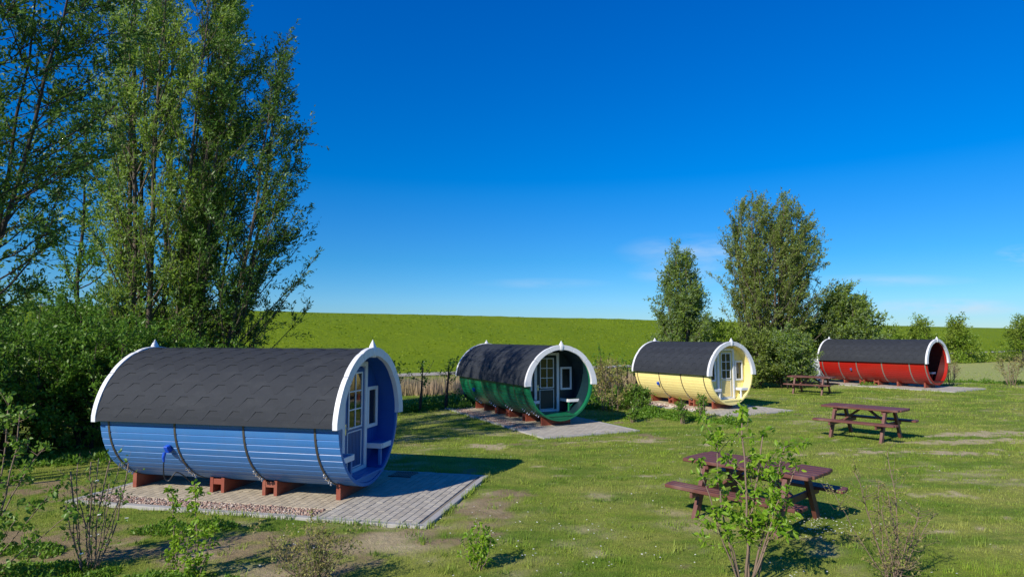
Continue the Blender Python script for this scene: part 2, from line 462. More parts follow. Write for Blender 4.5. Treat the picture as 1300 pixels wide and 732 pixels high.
def axis(lo, hi, st, far):
    a = list(np.arange(lo, hi, st)); s = st
    while a[-1] < far: s = st+.03*(a[-1]-hi+st); a.append(a[-1]+s)
    l = []; p = lo
    while p > -far: s = st+.03*(lo-p+st); p -= s; l.append(p)
    return np.array(l[::-1]+a)
xs = axis(-10, 14, .12, 3000); ys = axis(5, 21, .12, 3000)
X, Y = np.meshgrid(xs, ys)
Z = height(X, Y)
d, s, dk, f = masks(X.ravel(), Y.ravel())
nx, ny = len(xs), len(ys)
I = np.arange(nx*ny).reshape(ny, nx)
F = np.stack([I[:-1, :-1], I[:-1, 1:], I[1:, 1:], I[1:, :-1]], -1).reshape(-1, 4)
V = np.stack([X.ravel(), Y.ravel(), Z.ravel()], 1)
g = np_mesh('ground', V, F, M['ground'], None, True, dict(dirt=d, straw=s, dyke=dk, field=f))
tag(g, kind='structure')

def gz(x, y): return float(height(np.array([x]), np.array([y]))[0])

# gravel path along the foot of the dyke
mb = MB()
for i in range(60):
    for j in (0, 1):
        for sd in (-1.9, .5):
            q = DY_O+DY_D*(-60+(i+j)*4.5)+DY_N*sd
            mb.v.append((q[0], q[1], gz(q[0], q[1])+.05))
    n = len(mb.v)-4; mb.f.append([n, n+2, n+3, n+1])
tag(mb.build('path', M['path'], None, False, False), kind='structure')

# ------------------------------------------------------------------ grass blades
def blades(px, py, h, w, rng, lean=.5):
    n = len(px); pz = height(px, py)-.004
    a = rng.uniform(0, 2*PI, n); l = rng.normal(0, lean, n)
    dx = np.cos(a); dy = np.sin(a)
    b = np.stack([px, py, pz], 1)
    wv = np.stack([-dy*w/2, dx*w/2, np.zeros(n)], 1)
    tip = b+np.stack([dx*h*l, dy*h*l, h*np.sqrt(np.clip(1-(l*.6)**2, .2, 1))], 1)
    V = np.stack([b-wv, b+wv, tip], 1).reshape(-1, 3)
    return V, np.arange(3*n).reshape(-1, 3)
def on_pad(x, y):
    r = np.zeros(len(x), bool)
    for b in BAR:
        a, c = pad_local(b, x, y); P = PADS[b]
        r |= (a > P[0]-.02) & (a < P[1]+.02) & (c > P[2]-.02) & (c < P[3]+.02)
    return r
rng = np.random.default_rng(5)
VV = []; nn = 0
for (y0, y1, dens, hh, ww) in ((5.2, 9, 2600, .032, .0055), (9, 13, 1300, .036, .008), (13, 19, 520, .042, .013), (19, 30, 170, .05, .024), (30, 45, 40, .07, .05)):
    x0 = -.86*y1-.5; x1 = .86*y1+.5
    n = int((y1-y0)*(x1-x0)*dens)
    px = rng.uniform(x0, x1, n); py = rng.uniform(y0, y1, n)
    k = (np.abs(px) < .86*py+.6) & ~on_pad(px, py); px, py = px[k], py[k]
    d, s, dk, f = masks(px, py)
    tuft = fbm(px, py, .22, 71, 3)
    keep = rng.uniform(0, 1, len(px)) < (1-.93*d)*(1-.80*s)*(1-.85*f)*(.45+.9*tuft)
    px, py, tuft = px[keep], py[keep], tuft[keep]
    h = hh*rng.uniform(.4, 1.3, len(px))*(.35+1.5*tuft**1.3)
    v, _ = blades(px, py, h, ww*rng.uniform(.6, 1.3, len(px)), rng)
    VV.append(v)
for b in BAR:
    bx, by, a, L, z = BAR[b]; P = PADS[b]; n = 3200 if b == 'blue' else 1700
    per = rng.uniform(0, 2*(P[1]-P[0])+2*(P[3]-P[2]), n); o_ = rng.exponential(.035, n)-.012
    w_, h_ = P[1]-P[0], P[3]-P[2]
    la = np.where(per < w_, P[0]+per, np.where(per < w_+h_, P[1]+o_, np.where(per < 2*w_+h_, P[0]+per-w_-h_, P[0]-o_)))
    lc = np.where(per < w_, P[2]-o_, np.where(per < w_+h_, P[2]+per-w_, np.where(per < 2*w_+h_, P[3]+o_, P[2]+per-2*w_-h_)))
    px = bx+la*math.cos(a)+lc*math.sin(a); py = by-la*math.sin(a)+lc*math.cos(a)
    k = fbm(px, py, .35, 111, 3) > .44; px, py = px[k], py[k]
    v, _ = blades(px, py, rng.uniform(.05, .12, len(px)), rng.uniform(.007, .016, len(px)), rng, .7); VV.append(v)
# scattered coarser tufts in the lawn
n = 900; cx = rng.uniform(-9, 13, n); cy = 5.6+rng.uniform(0, 1, n)**1.4*15
px = np.repeat(cx, 26)+rng.normal(0, .045, n*26); py = np.repeat(cy, 26)+rng.normal(0, .045, n*26)
k = ~on_pad(px, py); px, py = px[k], py[k]
v, _ = blades(px, py, rng.uniform(.04, .095, len(px)), rng.uniform(.007, .013, len(px)), rng, .6); VV.append(v)
VV = np.concatenate(VV)
o = np_mesh('lawn_grass', VV, np.arange(len(VV)).reshape(-1, 3), M['blade'])
tag(o, 'short sunlit lawn grass covering the whole campsite ground', 'grass', kind='stuff')

# taller grass on the dyke slope
n = 30000
t = rng.uniform(-55, 150, n); sd = rng.uniform(.8, 34, n)
px = DY_O[0]+DY_D[0]*t+DY_N[0]*sd; py = DY_O[1]+DY_D[1]*t+DY_N[1]*sd
k = np.abs(px) < .9*py; px, py = px[k], py[k]
k = fbm(px, py, 1.6, 81, 3) > .47; px, py = px[k], py[k]
v, fcs = blades(px, py, rng.uniform(.04, .13, len(px)), rng.uniform(.10, .30, len(px)), rng, .4)
M['dyke_blade'] = leaf_mat('dyke_grass_tuft', (.13, .22, .005), (.215, .29, .010), (.215, .27, .010), .35, .7, None, .08)
tag(np_mesh('dyke_grass', v, fcs, M['dyke_blade']), 'longer bright green grass tufts on the dyke slope', 'grass', kind='stuff')

# daisies
n = 1500
px = rng.uniform(-3, 12, n); py = rng.uniform(6, 20, n)
k = (fbm(px, py, 1.1, 91, 3) > .56) & ~on_pad(px, py); px, py = px[k], py[k]
ex = rng.normal(4.05, .28, 170); ey = rng.normal(8.45, .3, 170)
px = np.concatenate([px, ex, rng.normal(.1, .6, 40), rng.normal(2.9, .5, 30)]); py = np.concatenate([py, ey, rng.normal(8, .8, 40), rng.normal(6.6, .25, 30)])
pz = height(px, py)+.035
a = np.arange(6)*PI/3
rr = rng.uniform(.007, .012, len(px))
V = np.stack([px[:, None]+np.cos(a)*rr[:, None], py[:, None]+np.sin(a)*rr[:, None], pz[:, None]+rng.uniform(-.004, .004, (len(px), 6))], -1).reshape(-1, 3)
tag(np_mesh('daisies', V, np.arange(len(V)).reshape(-1, 6), M['petal']), 'tiny white daisies scattered in the lawn', 'flowers', kind='stuff')

# ------------------------------------------------------------------ leaves, trees
def leaf_cloud(P, D, size, asp, rng, fold=False):
    """P (n,3) base points, D (n,3) directions (unit), rhombic leaves"""
    n = len(P)
    r = rng.normal(0, 1, (n, 3)); S = np.cross(D, r); S = S/np.maximum(1e-6, np.linalg.norm(S, axis=1, keepdims=True))
    L = (size*rng.uniform(.65, 1.3, n))[:, None]; W = L*asp
    if not fold:
        V = np.stack([P, P+D*L*.45+S*W*.5, P+D*L, P+D*L*.45-S*W*.5], 1).reshape(-1, 3)
        return V, np.arange(4*n).reshape(-1, 4)
    U = np.cross(S, D); droop = -np.array([0, 0, 1.])*L*rng.uniform(.0, .35, n)[:, None]
    m1 = P+D*L*.35; m2 = P+D*L*.72+droop*.4; tip = P+D*L+droop
    lf = U*W*.22
    V = np.stack([P, m1+S*W*.5+lf, m2+S*W*.38+lf, tip, m2-S*W*.38+lf, m1-S*W*.5+lf, m1, m2], 1).reshape(-1, 3)
    q = np.array([[0, 1, 6, 0], [6, 1, 2, 7], [7, 2, 3, 7], [0, 6, 5, 0], [6, 7, 4, 5], [7, 3, 4, 7]])
    base = (np.arange(n)*8)[:, None, None]
    tri = np.array([[0, 1, 6], [6, 1, 2], [6, 2, 7], [7, 2, 3], [0, 6, 5], [6, 7, 4], [6, 4, 5], [7, 3, 4]])
    return V, (tri[None]+base).reshape(-1, 3)

def unit(v): return v/max(1e-9, float(np.linalg.norm(v)))
def interp(prof, t):
    for (t0, r0, o0), (t1, r1, o1) in zip(prof, prof[1:]):
        if t <= t1:
            k = (t-t0)/(t1-t0); return r0+(r1-r0)*k, o0+(o1-o0)*k
    return prof[-1][1], prof[-1][2]

def make_tree(name, label, cat, group, x, y, h, prof, seed, nst=5, nb=22, ntw=9, nlf=18, leaf=.09, asp=.34, el=(25, 60),
              mat='lf_willow', bark='bark', r0=.10, base_sp=.25, sdepth=.8, twl=.6, tmin=.12, wind=(0, 0, 0), parts=('trunk', 'crown'), leafup=.35, gap=0., ygain=1., fold=False, rag=(.85, 1.08), skip=0., fan=(.35, .75)):
    rs = np.random.default_rng(seed)
    z0 = gz(x, y)-.05
    root = thing(name, label, cat, (x, y, z0), 0, group)
    w = MB(); P = []; D = []
    wind = np.array(wind, float)
    def env(p):
        t = p[2]/h
        if t < 0 or t > 1.02: return 2.
        r, o = interp(prof, t)
        return math.hypot(p[0]-o, p[1]/ygain)/max(.05, r)
    for si in range(nst):
        a = 2*PI*(si+rs.uniform(-.3, .3))/nst
        th = rs.uniform(.80, 1.0) if nst > 1 else 1.0
        rt, ot = interp(prof, .85*th); k = rs.uniform(*fan) if nst > 1 else .05
        end = np.array([ot+math.cos(a)*rt*k, math.sin(a)*rt*k*sdepth, h*th*.97])
        b0 = np.array([math.cos(a)*base_sp*(nst > 1), math.sin(a)*base_sp*(nst > 1), 0.])
        n = 9; pts = []
        rm, om = interp(prof, .5)
        mid = (b0+end)/2+np.array([math.cos(a)*rm*.15+om*.2, math.sin(a)*rm*.12, 0])+rs.normal(0, .06*rm, 3)
        for i in range(n+1):
            t = i/n; q = b0*(1-t)**2+2*mid*t*(1-t)+end*t*t
            pts.append(q+rs.normal(0, .008*h*.3, 3)*(0 < i))
        rr = r0*rs.uniform(.75, 1.1)
        w.tube(pts, [rr*(1-.9*i/n)+.006 for i in range(n+1)], 7)
        pts = np.array(pts)
        for bi in range(nb):
            t = tmin+(1-tmin)*((bi+rs.uniform(0, 1))/nb)
            i = min(n-1, int(t*n)); s = pts[i]+(pts[i+1]-pts[i])*(t*n-i)
            az = rs.uniform(0, 2*PI) if nst == 1 or rs.uniform() < .4 else a+rs.normal(0, .9)
            e = R_(rs.uniform(*el))*(1 if t < .85 else 1.25)
            dr = unit(np.array([math.cos(az)*math.cos(e), math.sin(az)*math.cos(e), math.sin(e)])+wind)
            st = .12*max(1, h/8); L = st
            while L < h and env(s+dr*L) < rs.uniform(.86, 1.04): L += st
            L = max(L, .35*max(.6, h/8))*rs.uniform(*rag)
            if env(s) > 1.15 or rs.uniform() < skip: continue
            m = 5; bp = [s]; dd = dr.copy()
            for j in range(m):
                dd = unit(dd+np.array([0, 0, .10])+wind*.15+rs.normal(0, .09, 3)); bp.append(bp[-1]+dd*L/m)
            br = max(.004, rr*(1-.85*t)*.42)
            w.tube(bp, [br*(1-.8*j/m)+.002 for j in range(m+1)], 4, False)
            bp = np.array(bp)
            nt_ = max(2, int(ntw*min(1.6, .35+L/(.22*h))))
            for ti in range(nt_):
                u = rs.uniform(.15, 1.); j = min(m-1, int(u*m)); q = bp[j]+(bp[j+1]-bp[j])*(u*m-j)
                td = unit(unit(bp[j+1]-bp[j])*.75+rs.normal(0, .55, 3)+np.array([0, 0, leafup])+wind)
                tl = twl*rs.uniform(.5, 1.25)
                e2 = q+td*tl+np.array([0, 0, -.03*tl])
                w.tube([q, (q+e2)/2+rs.normal(0, .02, 3), e2], [.006*max(.5, h/9), .004*max(.5, h/9), .0015], 3, False)
                if rs.uniform() < gap: continue
                ln = max(1, int(nlf*rs.uniform(.5, 1.4)))
                uu = rs.uniform(.05, 1.05, ln)[:, None]
                P.append(q+(e2-q)*uu+rs.normal(0, .028*max(1, leaf/.09), (ln, 3)))
                D.append(td*.55+rs.normal(0, .62, (ln, 3))+wind*1.5+np.array([0, 0, .12]))
    P = np.concatenate(P); D = np.concatenate(D); D = D/np.linalg.norm(D, axis=1, keepdims=True)
    V, Fc = leaf_cloud(P, D, leaf, asp, rs, fold)
    w.build(parts[0], M[bark], root, True, False)
    np_mesh(parts[1], V, Fc, M[mat], root)
    make_tree.total += len(P)
    return root
make_tree.total = 0

# --- left background
G1 = 'trees rising behind the blue barrel'
make_tree('willow_tree', 'tall bushy multi-stemmed willow with sunlit crown behind the blue barrel', 'tree', G1, -9.7, 17.3, 14.4,
          [(0, .5, 0), (.12, 1.2, .1), (.25, 1.65, .1), (.45, 1.9, 0), (.65, 2.1, .1), (.85, 2.0, .2), (1, 1.2, .3)], 11, nst=9, nb=36, ntw=13, nlf=28, leaf=.12, rag=(.6, 1.2), skip=.07, asp=.30,
          el=(35, 66), mat='lf_tall', fan=(.45, .9), r0=.085, base_sp=.5, wind=(.10, 0, .05), tmin=.06)
make_tree('willow_tree', 'dark feathery willow leaning right, right of the tallest tree behind the blue barrel', 'tree', G1, -8.6, 17.6, 11.2,
          [(0, .7, .2), (.12, 1.2, .45), (.3, 1.8, .7), (.5, 1.95, .95), (.7, 1.7, 1.1), (.88, 1.2, 1.0), (1, .5, .8)], 12, nst=7, nb=30, ntw=13, nlf=25, leaf=.115, rag=(.55, 1.2), skip=.1, asp=.30,
          el=(25, 62), mat='lf_wing', fan=(.55, .95), r0=.07, base_sp=.4, wind=(.16, 0, .02), tmin=.05, gap=.05)
make_tree('sparse_tree', 'thin straight tree with sparse open branches left of the tall willow', 'tree', G1, -13.3, 19.2, 9.6,
          [(0, .8, 0), (.2, 1.9, 0), (.45, 1.9, 0), (.7, 1.3, 0), (1, .3, 0)], 13, nst=1, nb=56, ntw=12, nlf=24, leaf=.11, asp=.4,
          el=(5, 35), mat='lf_dark', bark='bark_dark', r0=.085, tmin=.08, gap=.12)
make_tree('overhanging_tree', 'near dark tree whose branches reach in from the left edge', 'tree', None, -9.35, 10.1, 10.6,
          [(0, .6, 0), (.25, 1.2, 0), (.42, 2.0, .2), (.6, 2.5, .4), (.8, 2.4, .3), (1, 1.2, .2)], 14, nst=5, nb=26, ntw=14, nlf=26, leaf=.085, asp=.42,
          el=(5, 50), mat='lf_wing', bark='bark_dark', r0=.055, tmin=.30, gap=.15, wind=(.1, 0, 0))
G2 = 'dense shrubs of the dark hedgerow left of and behind the blue barrel'
hs = [(-12.6, 13.0, 2.7, 1.7, ''), (-10.7, 13.9, 2.6, 1.5, ''), (-9.3, 14.7, 2.75, 1.45, ''), (-8.3, 15.6, 2.3, 1.3, ''), (-12.8, 16.4, 3.7, 1.8, ''), (-10.9, 16.8, 3.4, 1.6, ''), (-7.6, 17.2, 2.0, 1.0, ''),
      (-10.9, 11.9, 2.0, 1.1, '')]
HL = ['broad dark hedge shrub at the left edge of the photo, in front of the hedgerow',
      'dark hedge shrub just right of the left-edge shrub, behind the bare cut bush',
      'dense dark shrub touching the rear end of the blue barrel',
      'dense shrub behind the roof of the blue barrel under the tall willow',
      'tall background shrub at the far left under the overhanging branches',
      'tall background shrub beneath the thin sparse tree',
      'lower shrub at the right end of the dark hedgerow against the dyke',
      'small low shrub at the left edge in front of the dark hedgerow']
for i, (x, y, h, r, _) in enumerate(hs):
    make_tree('hedge_shrub', HL[i], 'shrub', G2, x, y, h, [(0, r*.85, 0), (.3, r*1.08, 0), (.65, r, 0), (.88, r*.7, 0), (1, r*.3, 0)], 20+i, nst=8, nb=16, ntw=8, nlf=17, rag=(.6, 1.25), skip=.08,
              leaf=.085, asp=.5, el=(-5, 65), mat='lf_dark', bark='bark_dark', r0=.045, base_sp=.5, sdepth=1, twl=.45, tmin=.04, parts=('stems', 'foliage'))

# --- middle and right background
G3 = 'trees between the yellow and the red barrel'
make_tree('conical_tree', 'silvery conical willow rising behind the yellow barrel roof', 'tree', G3, 8.0, 30, 6.7,
          [(0, 1.2, 0), (.2, 1.65, 0), (.4, 1.5, 0), (.6, 1.2, .05), (.8, .65, .05), (1, .12, .1)], 31, nst=5, nb=28, ntw=12, nlf=22, leaf=.135, rag=(.55, 1.15), skip=.1, asp=.34, el=(25, 65),
          mat='lf_willow', r0=.09, wind=(.12, 0, 0), tmin=.06)
make_tree('willow_tree', 'largest wind-blown willow with olive crown between yellow and red barrels', 'tree', G3, 14.6, 36, 10.6,
          [(0, 1.4, .2), (.15, 2.6, .2), (.35, 3.4, .3), (.55, 3.5, .4), (.72, 2.9, .3), (.88, 2.1, .1), (1, 1.0, .0)], 32, nst=10, nb=30, ntw=12, nlf=21, leaf=.14, rag=(.5, 1.18), skip=.12, asp=.34, el=(25, 65),
          mat='lf_poplar', r0=.13, base_sp=.4, wind=(.15, 0, .02), tmin=.08, gap=.08)
make_tree('round_tree', 'rounded green tree above the rear end of the red barrel', 'tree', G3, 19.2, 36.2, 5.05,
          [(0, 1.1, 0), (.2, 1.8, 0), (.45, 1.95, 0), (.7, 1.45, 0), (.9, .8, 0), (1, .25, 0)], 33, nst=6, nb=24, ntw=10, nlf=18, leaf=.17, rag=(.6, 1.15), skip=.1, asp=.4, el=(15, 60),
          mat='lf_willow', r0=.09, tmin=.06, wind=(.08, 0, 0))
G4 = 'bushes filling the foot of the tree group between yellow and red barrels'
bl = [(9.9, 30.6, 3.3, 1.2, 'lf_mid', 'yellow-green bush between the conical willow and the largest willow'),
      (11.6, 30.4, 2.7, 1.2, 'lf_poplar', 'bush at the foot of the largest willow right of the yellow barrel'),
      (13.3, 30.2, 2.6, 1.25, 'lf_willow', 'leafy bush under the largest willow behind the farthest picnic table'),
      (14.2, 33.0, 2.5, 1.1, 'lf_mid', 'bush left of the rear end of the red barrel'),
      (17.9, 38.2, 3.4, 1.6, 'lf_mid', 'light green bush behind the rear fascia of the red barrel'),
      (21.6, 38.0, 2.6, 1.5, 'lf_mid', 'bush behind the roof of the red barrel')]
for i, (x, y, h, r, mt, lb) in enumerate(bl):
    make_tree('bush', lb, 'bush', G4, x, y, h, [(0, r*.9, 0), (.3, r*1.05, 0), (.65, r*.9, 0), (.9, r*.55, 0), (1, r*.2, 0)], 40+i, nst=6, nb=13, ntw=7, nlf=14,
              leaf=.13, asp=.45, el=(0, 60), mat=mt, bark='bark_dark', r0=.04, base_sp=.4, sdepth=1, twl=.45, tmin=.03, parts=('stems', 'foliage'))
G5 = 'bushes standing before the dyke at the far right'
fb = [(36.3, 60, 3.3, 1.6, 'left one of the paired bushes behind the roof of the red barrel'),
      (39.0, 60, 4.3, 2.1, 'taller bush left of the open end of the red barrel, against the dyke'),
      (43.2, 61, 4.4, 1.9, 'pointed bush right of the open end of the red barrel, against the dyke'),
      (50.3, 62, 4.6, 2.3, 'tall bush cut by the right edge of the photo, against the dyke')]
for i, (x, y, h, r, lb) in enumerate(fb):
    make_tree('bush', lb, 'bush', G5, x, y, h, [(0, r*.7, 0), (.3, r*.85, 0), (.5, r*.7, 0), (.68, r*.35, 0), (1, r*.08, 0)], 50+i, nst=6, nb=12, ntw=7, nlf=11,
              leaf=.20, asp=.45, rag=(.6, 1.35), el=(5, 65), mat='lf_mid', bark='bark_dark', r0=.05, base_sp=.5, sdepth=1, twl=.7, tmin=.03, parts=('stems', 'foliage'))

def low_cover(name, label, pts, mat, leaf, hmax, n, seed, cat='ground cover', asp=.5, kind='stuff'):
    """many small leafy sprigs spread in ellipses (x,y,rx,ry,rot)"""
    rs = np.random.default_rng(seed); P = []; 
    tot = sum(p[2]*p[3] for p in pts)
    for (cx, cy, rx, ry, a) in pts:
        m = int(n*rx*ry/tot); r = np.sqrt(rs.uniform(0, 1, m)); t = rs.uniform(0, 2*PI, m)
        u = r*np.cos(t)*rx; v = r*np.sin(t)*ry
        x = cx+u*math.cos(a)-v*math.sin(a); y = cy+u*math.sin(a)+v*math.cos(a)
        c = fbm(x, y, max(.25, hmax*.8), seed, 3)
        k = c > .36; x, y, c, r = x[k], y[k], c[k], r[k]
        z = height(x, y)+hmax*np.clip((c-.3)*2.2, 0, 1)*(1-r**3)*rs.uniform(.05, 1, len(x))
        P.append(np.stack([x, y, z], 1))
    P = np.concatenate(P); D = rs.normal(0, .6, P.shape)+np.array([0, 0, .55]); D /= np.linalg.norm(D, axis=1, keepdims=True)
    V, Fc = leaf_cloud(P, D, leaf, asp, rs)
    return tag(np_mesh(name, V, Fc, M[mat]), label, cat, kind=kind)

low_cover('field_edge_hedge', 'low scrubby hedge along the far edge of the pale field', [(44, 61.5, 14, 1.3, .55), (34, 55, 8, 1.5, .55)], 'lf_mid', .22, 1.5, 16000, 3, 'hedge')
low_cover('undergrowth', 'low dark green undergrowth along the line of young trees behind the barrels', [(-1.5, 23.4, 3.2, .9, .6), (-.5, 25.0, 4.5, .8, .45), (3.3, 22.3, .9, .6, .3), (3.5, 26.0, 3.0, .8, .5), (-4.2, 21.4, 1.2, .6, .3)], 'lf_dark', .10, .62, 24000, 4)
low_cover('undergrowth', 'low green plants fringing the gravel bed of the yellow barrel', [(4.3, 20.2, 1.1, .45, .75), (5.1, 19.4, .8, .4, -.8), (6.2, 18.4, .5, .35, -.8)], 'weed', .075, .28, 9000, 6)
low_cover('weeds', 'bright green weeds along the bottom edge of the photo', [(-4.9, 6.75, .8, .35, 0), (-3.35, 6.5, .75, .22, 0), (-1.9, 6.2, .9, .28, 0), (.4, 5.95, .7, .18, 0), (1.3, 5.9, .6, .15, 0), (-4.2, 8.3, .7, .25, .1), (-.6, 6.1, .7, .22, 0), (-5.6, 7.4, .45, .3, 0)], 'weed', .045, .14, 15000, 7)
low_cover('weeds', 'rough green grass and weeds beneath the dark hedgerow', [(-8.6, 12.8, 1.6, .5, .5), (17.5, 31.2, .6, .3, 0), (24.3, 33.2, 5, .4, -.3)], 'weed', .08, .22, 9000, 8)

# dry reeds between the hedge line and the dyke
n = 17000
rs = np.random.default_rng(9)
t = rs.uniform(0, 1, n); u = rs.uniform(0, 1, n)
px = -7+t*20+rs.normal(0, .4, n); py = 25.8+t*8+u*3.6
k = fbm(px, py, 1.5, 101, 3) > .33; px, py = px[k], py[k]
hh = rs.uniform(.25, .85, len(px)); v, fcs = blades(px, py, hh, rs.uniform(.02, .05, len(px)), rs, .14)
tag(np_mesh('reeds', v, fcs, M['reed']), 'strip of dry beige reeds between the camp and the dyke', 'reeds', kind='stuff')

# young pollarded trees along the hedge line
G6 = 'young knobbly trees in a row behind the barrels'
yt = [(-3.95, 20.9, 1.55), (-3.15, 21.6, 1.6), (-2.35, 22.5, 1.65), (-1.75, 23.3, 1.25), (3.15, 23.0, 1.9), (4.6, 25.6, 1.4), (5.1, 26.2, 1.35)]
YL = ['young dark tree partly hidden by the fascia of the blue barrel', 'young dark tree with a side shoot, second right of the blue barrel', 'young dark tree midway between blue and green barrels',
      'short young tree touching the rear of the green barrel', 'young tree inside the bronze bush right of the green barrel', 'young thin tree left of the yellow barrel', 'young thin tree nearest the yellow barrel rear']
for i, (x, y, h) in enumerate(yt):
    make_tree('young_tree', YL[i], 'young tree', G6, x, y, h, [(0, .05, 0), (.5, .12, 0), (.7, .36, .05), (.9, .42, .1), (1, .3, .1)], 60+i, nst=1, nb=9, ntw=4, nlf=5, rag=(.3, 1.4),
              leaf=.085, asp=.6, el=(0, 60), mat='lf_dark', bark='bark_dark', r0=.07, twl=.22, tmin=.55)

# bronze bush and low shrubs near the barrels
SH = 'shrub'
make_tree('bronze_bush', 'loose bronze-green bush between the green and yellow barrels', SH, None, 3.35, 21.6, 1.6, [(0, .35, 0), (.4, .62, 0), (.8, .45, 0), (1, .15, 0)], 70, nst=9, nb=6, ntw=4, nlf=8, rag=(.5, 1.4),
          leaf=.085, asp=.5, el=(25, 75), mat='lf_brown', bark='twig', r0=.009, base_sp=.25, sdepth=1, twl=.3, tmin=.1, parts=('stems', 'foliage'))
make_tree('green_bush', 'low dark green bush at the right foot of the bronze bush', SH, None, 4.2, 21.5, .6, [(0, .4, 0), (.5, .5, 0), (1, .25, 0)], 71, nst=7, nb=8, ntw=5, nlf=9,
          leaf=.09, asp=.4, el=(20, 75), mat='lf_shrub', bark='twig', r0=.008, base_sp=.2, sdepth=1, twl=.22, tmin=.05, parts=('stems', 'foliage'))
for i, (x, y, h, lb) in enumerate([(4.9, 18.3, .62, 'small leafy shrub in front of the left half of the yellow barrel'), (5.75, 19.2, .62, 'small leafy shrub in front of the middle of the yellow barrel'),
                                   (3.6, 18.9, .35, 'tiny dark shrub by the path left of the yellow barrel')]):
    make_tree('small_shrub', lb, SH, 'small shrubs before the yellow barrel', x, y, h, [(0, .08, 0), (.5, .14, 0), (1, .07, 0)], 80+i, nst=4, nb=5, ntw=3, nlf=6,
              leaf=.075, asp=.5, el=(20, 75), mat='lf_shrub', bark='twig', r0=.01, base_sp=.05, sdepth=1, twl=.12, tmin=.1, parts=('stems', 'foliage'))
for i, (x, y, h, r, lb) in enumerate([(18.2, 31.4, 0, 0, ''), (25.0, 31.7, 1.35, .75, 'twiggy brown shrub at the right edge beyond the red barrel pad'), (21.9, 31.6, 1.1, .55, 'thin twiggy shrub just right of the red barrel')]):
    if h == 0: continue
    make_tree('twiggy_shrub', lb, SH, 'twiggy shrubs right of the red barrel', x, y, h, [(0, r*.5, 0), (.5, r, 0), (1, r*.8, 0)], 90+i, nst=7, nb=5, ntw=4, nlf=4 if i == 1 else 1,
              leaf=.085, asp=.5, el=(25, 75), mat='lf_brown', bark='twig', r0=.011, base_sp=.12, sdepth=1, twl=.3, tmin=.15, parts=('stems', 'foliage'))

# ------------------------------------------------------------------ foreground plants
def sprig(name, label, x, y, stems, seed, leafmat, bark, leaf, asp=.5, nl=10, group=None, cl=.09, flowers=0, side=(2, .35), cut=False, taper=.5, lcurve=.06, sidepow=1.0, leaftop=.35):
    """stems: (dx0,dy0, dx1,dy1, height, radius); leaves gather on side shoots"""
    rs = np.random.default_rng(seed); z0 = gz(x, y)-.03
    root = thing(name, label, 'shrub', (x, y, z0), 0, group)
    w = MB(); P = []; D = []; FP = []
    for (ax, ay, bx, by, h, r) in stems:
        b0 = np.array([ax, ay, 0.]); e = np.array([bx, by, h]); n = 8; pts = []
        mid = (b0+e)/2+rs.normal(0, lcurve, 3)
        for i in range(n+1):
            t = i/n; pts.append(b0*(1-t)**2+2*mid*t*(1-t)+e*t*t+rs.normal(0, .006, 3)*(i > 0))
        w.tube(pts, [r*(1-(1-taper)*i/n) for i in range(n+1)], 6)
        pts = np.array(pts)
        ns = max(1, int(side[0]*h/.25))
        for k in range(ns):
            t = rs.uniform(leaftop, 1)**sidepow; i = min(n-1, int(t*n)); q = pts[i]+(pts[i+1]-pts[i])*(t*n-i)
            d = unit(rs.normal(0, 1, 3)*np.array([1, 1, .35])+np.array([0, 0, .75])); L = side[1]*rs.uniform(.35, 1.1)
            e2 = q+d*L; m = (q+e2)/2+np.array([0, 0, -.02])+rs.normal(0, .015, 3)
            w.tube([q, m, e2], [r*.38, r*.3, r*.15], 4)
            ln = max(0, int(round(nl*rs.uniform(.5, 1.4))))
            if ln:
                u = rs.uniform(.25, 1, (ln, 1))**.6
                P.append(q+(e2-q)*u+rs.normal(0, cl*.25, (ln, 3))); D.append(d*.4+rs.normal(0, .7, (ln, 3))+np.array([0, 0, .05]))
            if flowers and rs.uniform() < flowers*.45: FP.append(e2+rs.normal(0, .02, 3))
        if not cut and nl:
            ln = nl; P.append(pts[-1]+rs.normal(0, cl*.3, (ln, 3))); D.append(rs.normal(0, .7, (ln, 3))+np.array([0, 0, .3]))
    w.build('stems', M[bark], root, True, False)
    if P:
        P = np.concatenate(P); D = np.concatenate(D); D = D/np.linalg.norm(D, axis=1, keepdims=True)
        V, Fc = leaf_cloud(P, D, leaf, asp, rs, True)
        np_mesh('foliage', V, Fc, M[leafmat], root)
    if FP:
        f_ = MB()
        for q in FP:
            for k in range(5):
                a = k*2*PI/5; c = q+np.array([math.cos(a)*.012, math.sin(a)*.012, rs.uniform(0, .01)])
                f_.cbox(c, (.014, .014, .008), .004)
        f_.build('blossoms', M['petal'], root)
    return root

rs = np.random.default_rng(77)
# main leafy shrub before the near picnic table
st = [(-.05, 0, -.42, .05, 1.25, .009), (-.02, .02, -.22, .1, 1.5, .011), (0, 0, .02, .02, 1.74, .014), (.03, 0, .22, .0, 1.55, .012), (.05, .03, .42, -.05, 1.42, .012),
      (.0, -.03, .58, .05, 1.25, .010), (-.04, 0, -.3, -.1, .8, .009), (.02, -.03, .3, -.15, .95, .010), (.1, 0, .35, .1, 1.15, .008), (.02, .05, .12, .1, 1.2, .010)]
sprig('leafy_shrub', 'tall fresh green leafy shrub in front of the nearest picnic table', 2.32, 6.45, st, 101, 'lf_bright', 'twig', .070, .44, 17, cl=.09, side=(1.75, .28), leaftop=.33)
